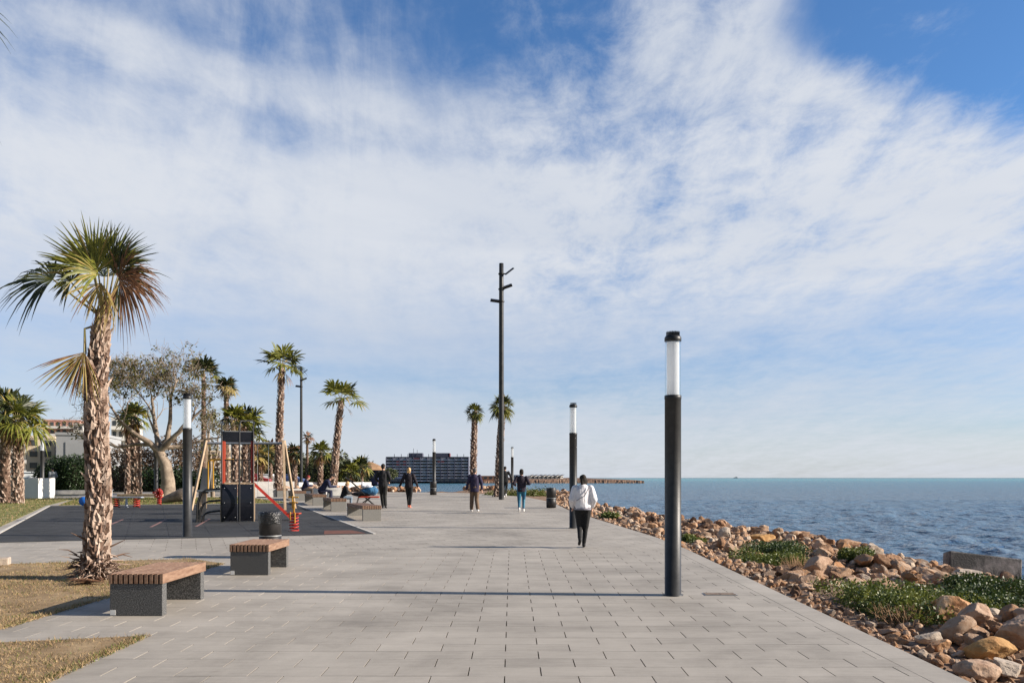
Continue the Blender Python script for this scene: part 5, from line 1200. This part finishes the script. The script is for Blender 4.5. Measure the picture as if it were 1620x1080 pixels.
# the boulders one can point at (px,py of base centre, depth)
def bigrock(px,dd,sx,sy,sz,seed,m,label,rz=0,zo=.0,rnd=.05):
    V,Fc=rock_mesh(seed,5,10,.06,(1,1,1),rnd); V=V*np.array([sx,sy,sz])/2
    V[:,2]+=sz*.36
    x=gx(px,dd); o=npmesh('boulder',V,Fc,M[m],smooth=True); o.data.set_sharp_from_angle(angle=R(11)); o.location=(x,dd,gz(x,dd)+zo); o.rotation_euler=(0,0,rz)
    tag(o,label,'boulder'); BIG.append((x,dd,max(sx,sy)*.5)); return o
BIG=[]
bigrock(1507,9.3,.62,.55,.42,301,'orangerock','big pale orange boulder below the green shrubs at the right',.3)
bigrock(1546,8.85,.46,.42,.36,302,'pinkrock','angular grey-brown boulder right of the big pale orange one',.8)
bigrock(1567,7.75,.50,.34,.28,303,'ochre','ochre block-shaped boulder near the bottom right corner',.1,rnd=.1)
bigrock(1612,8.1,.46,.44,.42,304,'pinkrock','pinkish boulder cut by the right edge of the photo',1.1)
bigrock(1470,8.3,.34,.16,.15,305,'palerock','whitish elongated rock near the bottom right',.25,.03,.12)
bigrock(1489,8.0,.24,.16,.15,306,'orangerock','small orange rock under the whitish elongated rock',.1,rnd=.12)
bigrock(1545,7.05,.42,.34,.24,307,'pinkrock','knobbly tan boulder at the bottom edge, right of the paving',.5,rnd=.1)
bigrock(1590,7.1,.40,.34,.22,308,'palerock','grey-tan boulder at the bottom edge, far right',1.5)
bigrock(1573,9.9,.34,.2,.16,309,'palerock','low pale rock above the ochre block',.1)
bigrock(1280,12.3,.36,.26,.20,310,'pinkrock','left one of two rounded brown rocks at the paving edge',.2,rnd=.1)
bigrock(1312,11.9,.38,.26,.20,311,'pinkrock','right one of two rounded brown rocks at the paving edge',.1,rnd=.1)
bigrock(1330,14.0,.40,.36,.40,312,'orangerock','upright orange boulder in the middle of the green shrubs',.9)
bigrock(1295,14.6,.66,.4,.34,313,'pinkrock','grey mossy boulder left of the upright orange one',.3)
bigrock(1378,19.2,.62,.5,.48,314,'palerock','rounded pale boulder standing out on the crest of the rock bank',.3)
bigrock(1148,20.6,.50,.4,.42,315,'palerock','pale angular boulder near the lamp post on the crest',.6)
bigrock(1530,14.0,.5,.4,.3,316,'palerock','flat pale rock at the right above the dark green shrub',.2)
bigrock(1592,15.8,.62,.45,.34,317,'pinkrock','wide brown rock beside the concrete slab',.4)
bigrock(1205,20.4,.8,.5,.42,318,'ochre','dark reddish boulder on the water side of the rock bank',.4)
# scattered individuals
GR='tan limestone rocks along the promenade edge'
cand=[]
def zone_pts(n):
    o=[zone_pt() for _ in range(n)]; st=shore_t([a[0] for a in o],[a[1] for a in o]); return [(*a,float(b)) for a,b in zip(o,st)]
EY=[p[1] for p in LAND[:9]]; EX=[p[0] for p in LAND[:9]]
WY=[0,12,17,20,23,26,30,36,60]; WX=[9.5,9.2,8.2,7.2,4.8,3.5,2.7,2.3,2.0]
def zone_pt():
    y=rg.uniform(6.2,58) if rg.random()<.35 else 6.2+rg.random()**1.3*27
    w=float(np.interp(y,WY,WX)); t_=rg.uniform(.12,w+1.8); 
    ex=float(np.interp(y,EY,EX)); x=ex+t_
    return x,y,t_,w
tries=0
PTS=zone_pts(12000)
for x,y,t_,w,st in PTS:
    if len(cand)>=4600: break
    if x>.67*y+.6: continue
    if st<.10: continue
    r=(.05+.20*rg.random()**2.6)*(1.0 if t_>.6 else .55)*(1.25 if t_>w*.55 else 1)
    if y>18: r*=.85
    if inbush(x,y): continue
    if any((x-b[0])**2+(y-b[1])**2<(b[2]+r*.55)**2 for b in BIG): continue
    cand.append((r/y,x,y,r))
cand.sort(reverse=True)
zs=shore_z(np.array([c[1] for c in cand]),np.array([c[2] for c in cand]))
placed=[]
for i,(q_,x,y,r) in enumerate(cand):
    z=float(zs[i]); n=(sum(1 for (a,b,c_) in placed if (a-x)**2+(b-y)**2<((c_+r)*.62)**2) if i<1500 else rg.randint(0,1))
    zz=z+r*.18+min(n,2)*r*.34
    if i<278:
        o=bpy.data.objects.new('rock',ROCK[rg.randrange(12)]); C.objects.link(o); o.location=(x,y,zz); o.scale=(r*rg.uniform(.9,1.3),r*rg.uniform(.8,1.1),r*rg.uniform(.75,1.15)); o.rotation_euler=(rg.uniform(-.5,.5),rg.uniform(-.5,.5),rg.uniform(0,6.28))
        tag(o,'one of many loose tan limestone rocks in the bank between paving and sea','rock',GR)
    placed.append((x,y,r)); cand[i]=(q_,x,y,r,zz)
# small stones: one object of stuff
low=[rock_mesh(400+i,2,7,.07,(1,random.uniform(.6,1),random.uniform(.5,.9))) for i in range(8)]
def stones(pts,name,label,sm=False):
    Vl=[];Fl=[];Tl=[];o=0
    for (x,y,z,r) in pts:
        V,Fc=low[rg.randrange(8)]; a=Matrix.Rotation(rg.uniform(0,6.28),3,'Z')@Matrix.Rotation(rg.uniform(-.6,.6),3,'X')@Matrix.Rotation(rg.uniform(-.6,.6),3,'Y'); A=np.array(a)
        W_=(V*r)@A.T+np.array([x,y,z]); Vl.append(W_); Fl.append(Fc+o); o+=len(V); Tl+= [rg.random()]*len(Fc)
    ob=npmesh(name,np.concatenate(Vl),np.concatenate(Fl),M['rocks'],tint=Tl); tag(ob,label,'stones',kind='stuff'); return ob
pts=[(c[1],c[2],c[4],c[3]) for c in cand[278:]]
k=0; xs_=[];ys_=[]
while len(xs_)<15000 and k<90000:
    k+=1; x,y,t_,w=zone_pt()
    if x>.67*y+.6 or t_>w+1.5: continue
    xs_.append(x); ys_.append(y)
tt=shore_t(xs_,ys_); zs=shore_z(np.array(xs_),np.array(ys_))
for x,y,z,t_ in zip(xs_,ys_,zs,tt):
    if t_<.03: continue
    if inbush(x,y,.6): continue
    r=(.018+.05*rg.random()**2)*(1+y/40); pts.append((x,y,z+r*.25,r))
stones(pts,'small_stones','loose small stones and rubble covering the bank beside the promenade')
# rocky shoreline left, seen between the walking man and woman
pts=[]
for k in range(420):
    x=rg.uniform(-15,-1); y=60+abs(x+6)*.3+rg.uniform(-1.2,1.4); 
    if x>-4: y=rg.uniform(67,70)
    r=rg.uniform(.12,.38); pts.append((x-3 if x<-4 else x,y+1.5,G(60)-.1+rg.uniform(0,.3),r))
stones(pts,'shore_boulders','rocks on the far edge of the promenade behind the walking people')
# tilted concrete slab
t=tag(MB().box((0,0,0),(1.62,.42,.62)).build('concrete_slab',mat('wet_concrete',(.045,.042,.042),(.34,.31,.30),2.2,.6,.8,30,lo=.48,hi=.72,detail=9),bevel=.03),'weathered broken concrete slab lying at the water line at far right','slab'); t.location=(gx(1553,19.6),19.6,zt(899,19.6)); t.rotation_euler=(R(-12),R(6.5),R(-8))
# water-side dark rocks
for px,py,d in((1455,884,27.5),(1610,910,24.5)):
    o=bpy.data.objects.new('rock',ROCK[3]); C.objects.link(o); o.location=(gx(px,d),d,SEA+.02); o.scale=(.55,.4,.22); tag(o,'wet dark rock in the water %s the concrete slab'%('left of' if px<1500 else 'right of'),'rock')
# ---- shrubs on the bank
for i,b in enumerate(BUSH):
    rx,ry,h=b[2],b[3],b[4]; z=gz(b[0],b[1])-.02; lob=[]
    for k in range(9):
        a=rg.uniform(0,6.28); q_=rg.random()**.5*.62; lob.append((rx*q_*math.cos(a),ry*q_*math.sin(a),h*rg.uniform(.1,.4),rx*.42,ry*.42,h*rg.uniform(.4,.75)))
    far=b[1]>20
    dk=i in(1,4,5)
    leafmass('shrub',b[5],'shrub',(b[0],b[1],z),lob,1500 if far else 8500,.09 if far else .042,'shrub' if not dk else 'shrubd',60+i,core=False)
for j,(x,y,r) in enumerate(((4.45,9.3,.28),(4.85,9.7,.25),(5.3,15.0,.4))):
    m=MB()
    for k in range(260):
        a=rg.uniform(0,6.28); e=rg.uniform(.1,1.4); l=rg.uniform(.1,.26); p=Vector((rg.gauss(0,r*.45),rg.gauss(0,r*.45),0)); m.tube([p,p+Vector((math.cos(a)*math.cos(e),math.sin(a)*math.cos(e),math.sin(e)))*l],[.004,.001],3,caps=False)
    o=m.build('dry_twigs',M['twig']); o.location=(x,y,gz(x,y)); tag(o,['dry brown brush at the paving edge below the bright shrub','dry brown brush left of the big orange boulder','dry brown brush among the boulders behind'][j],'brush')
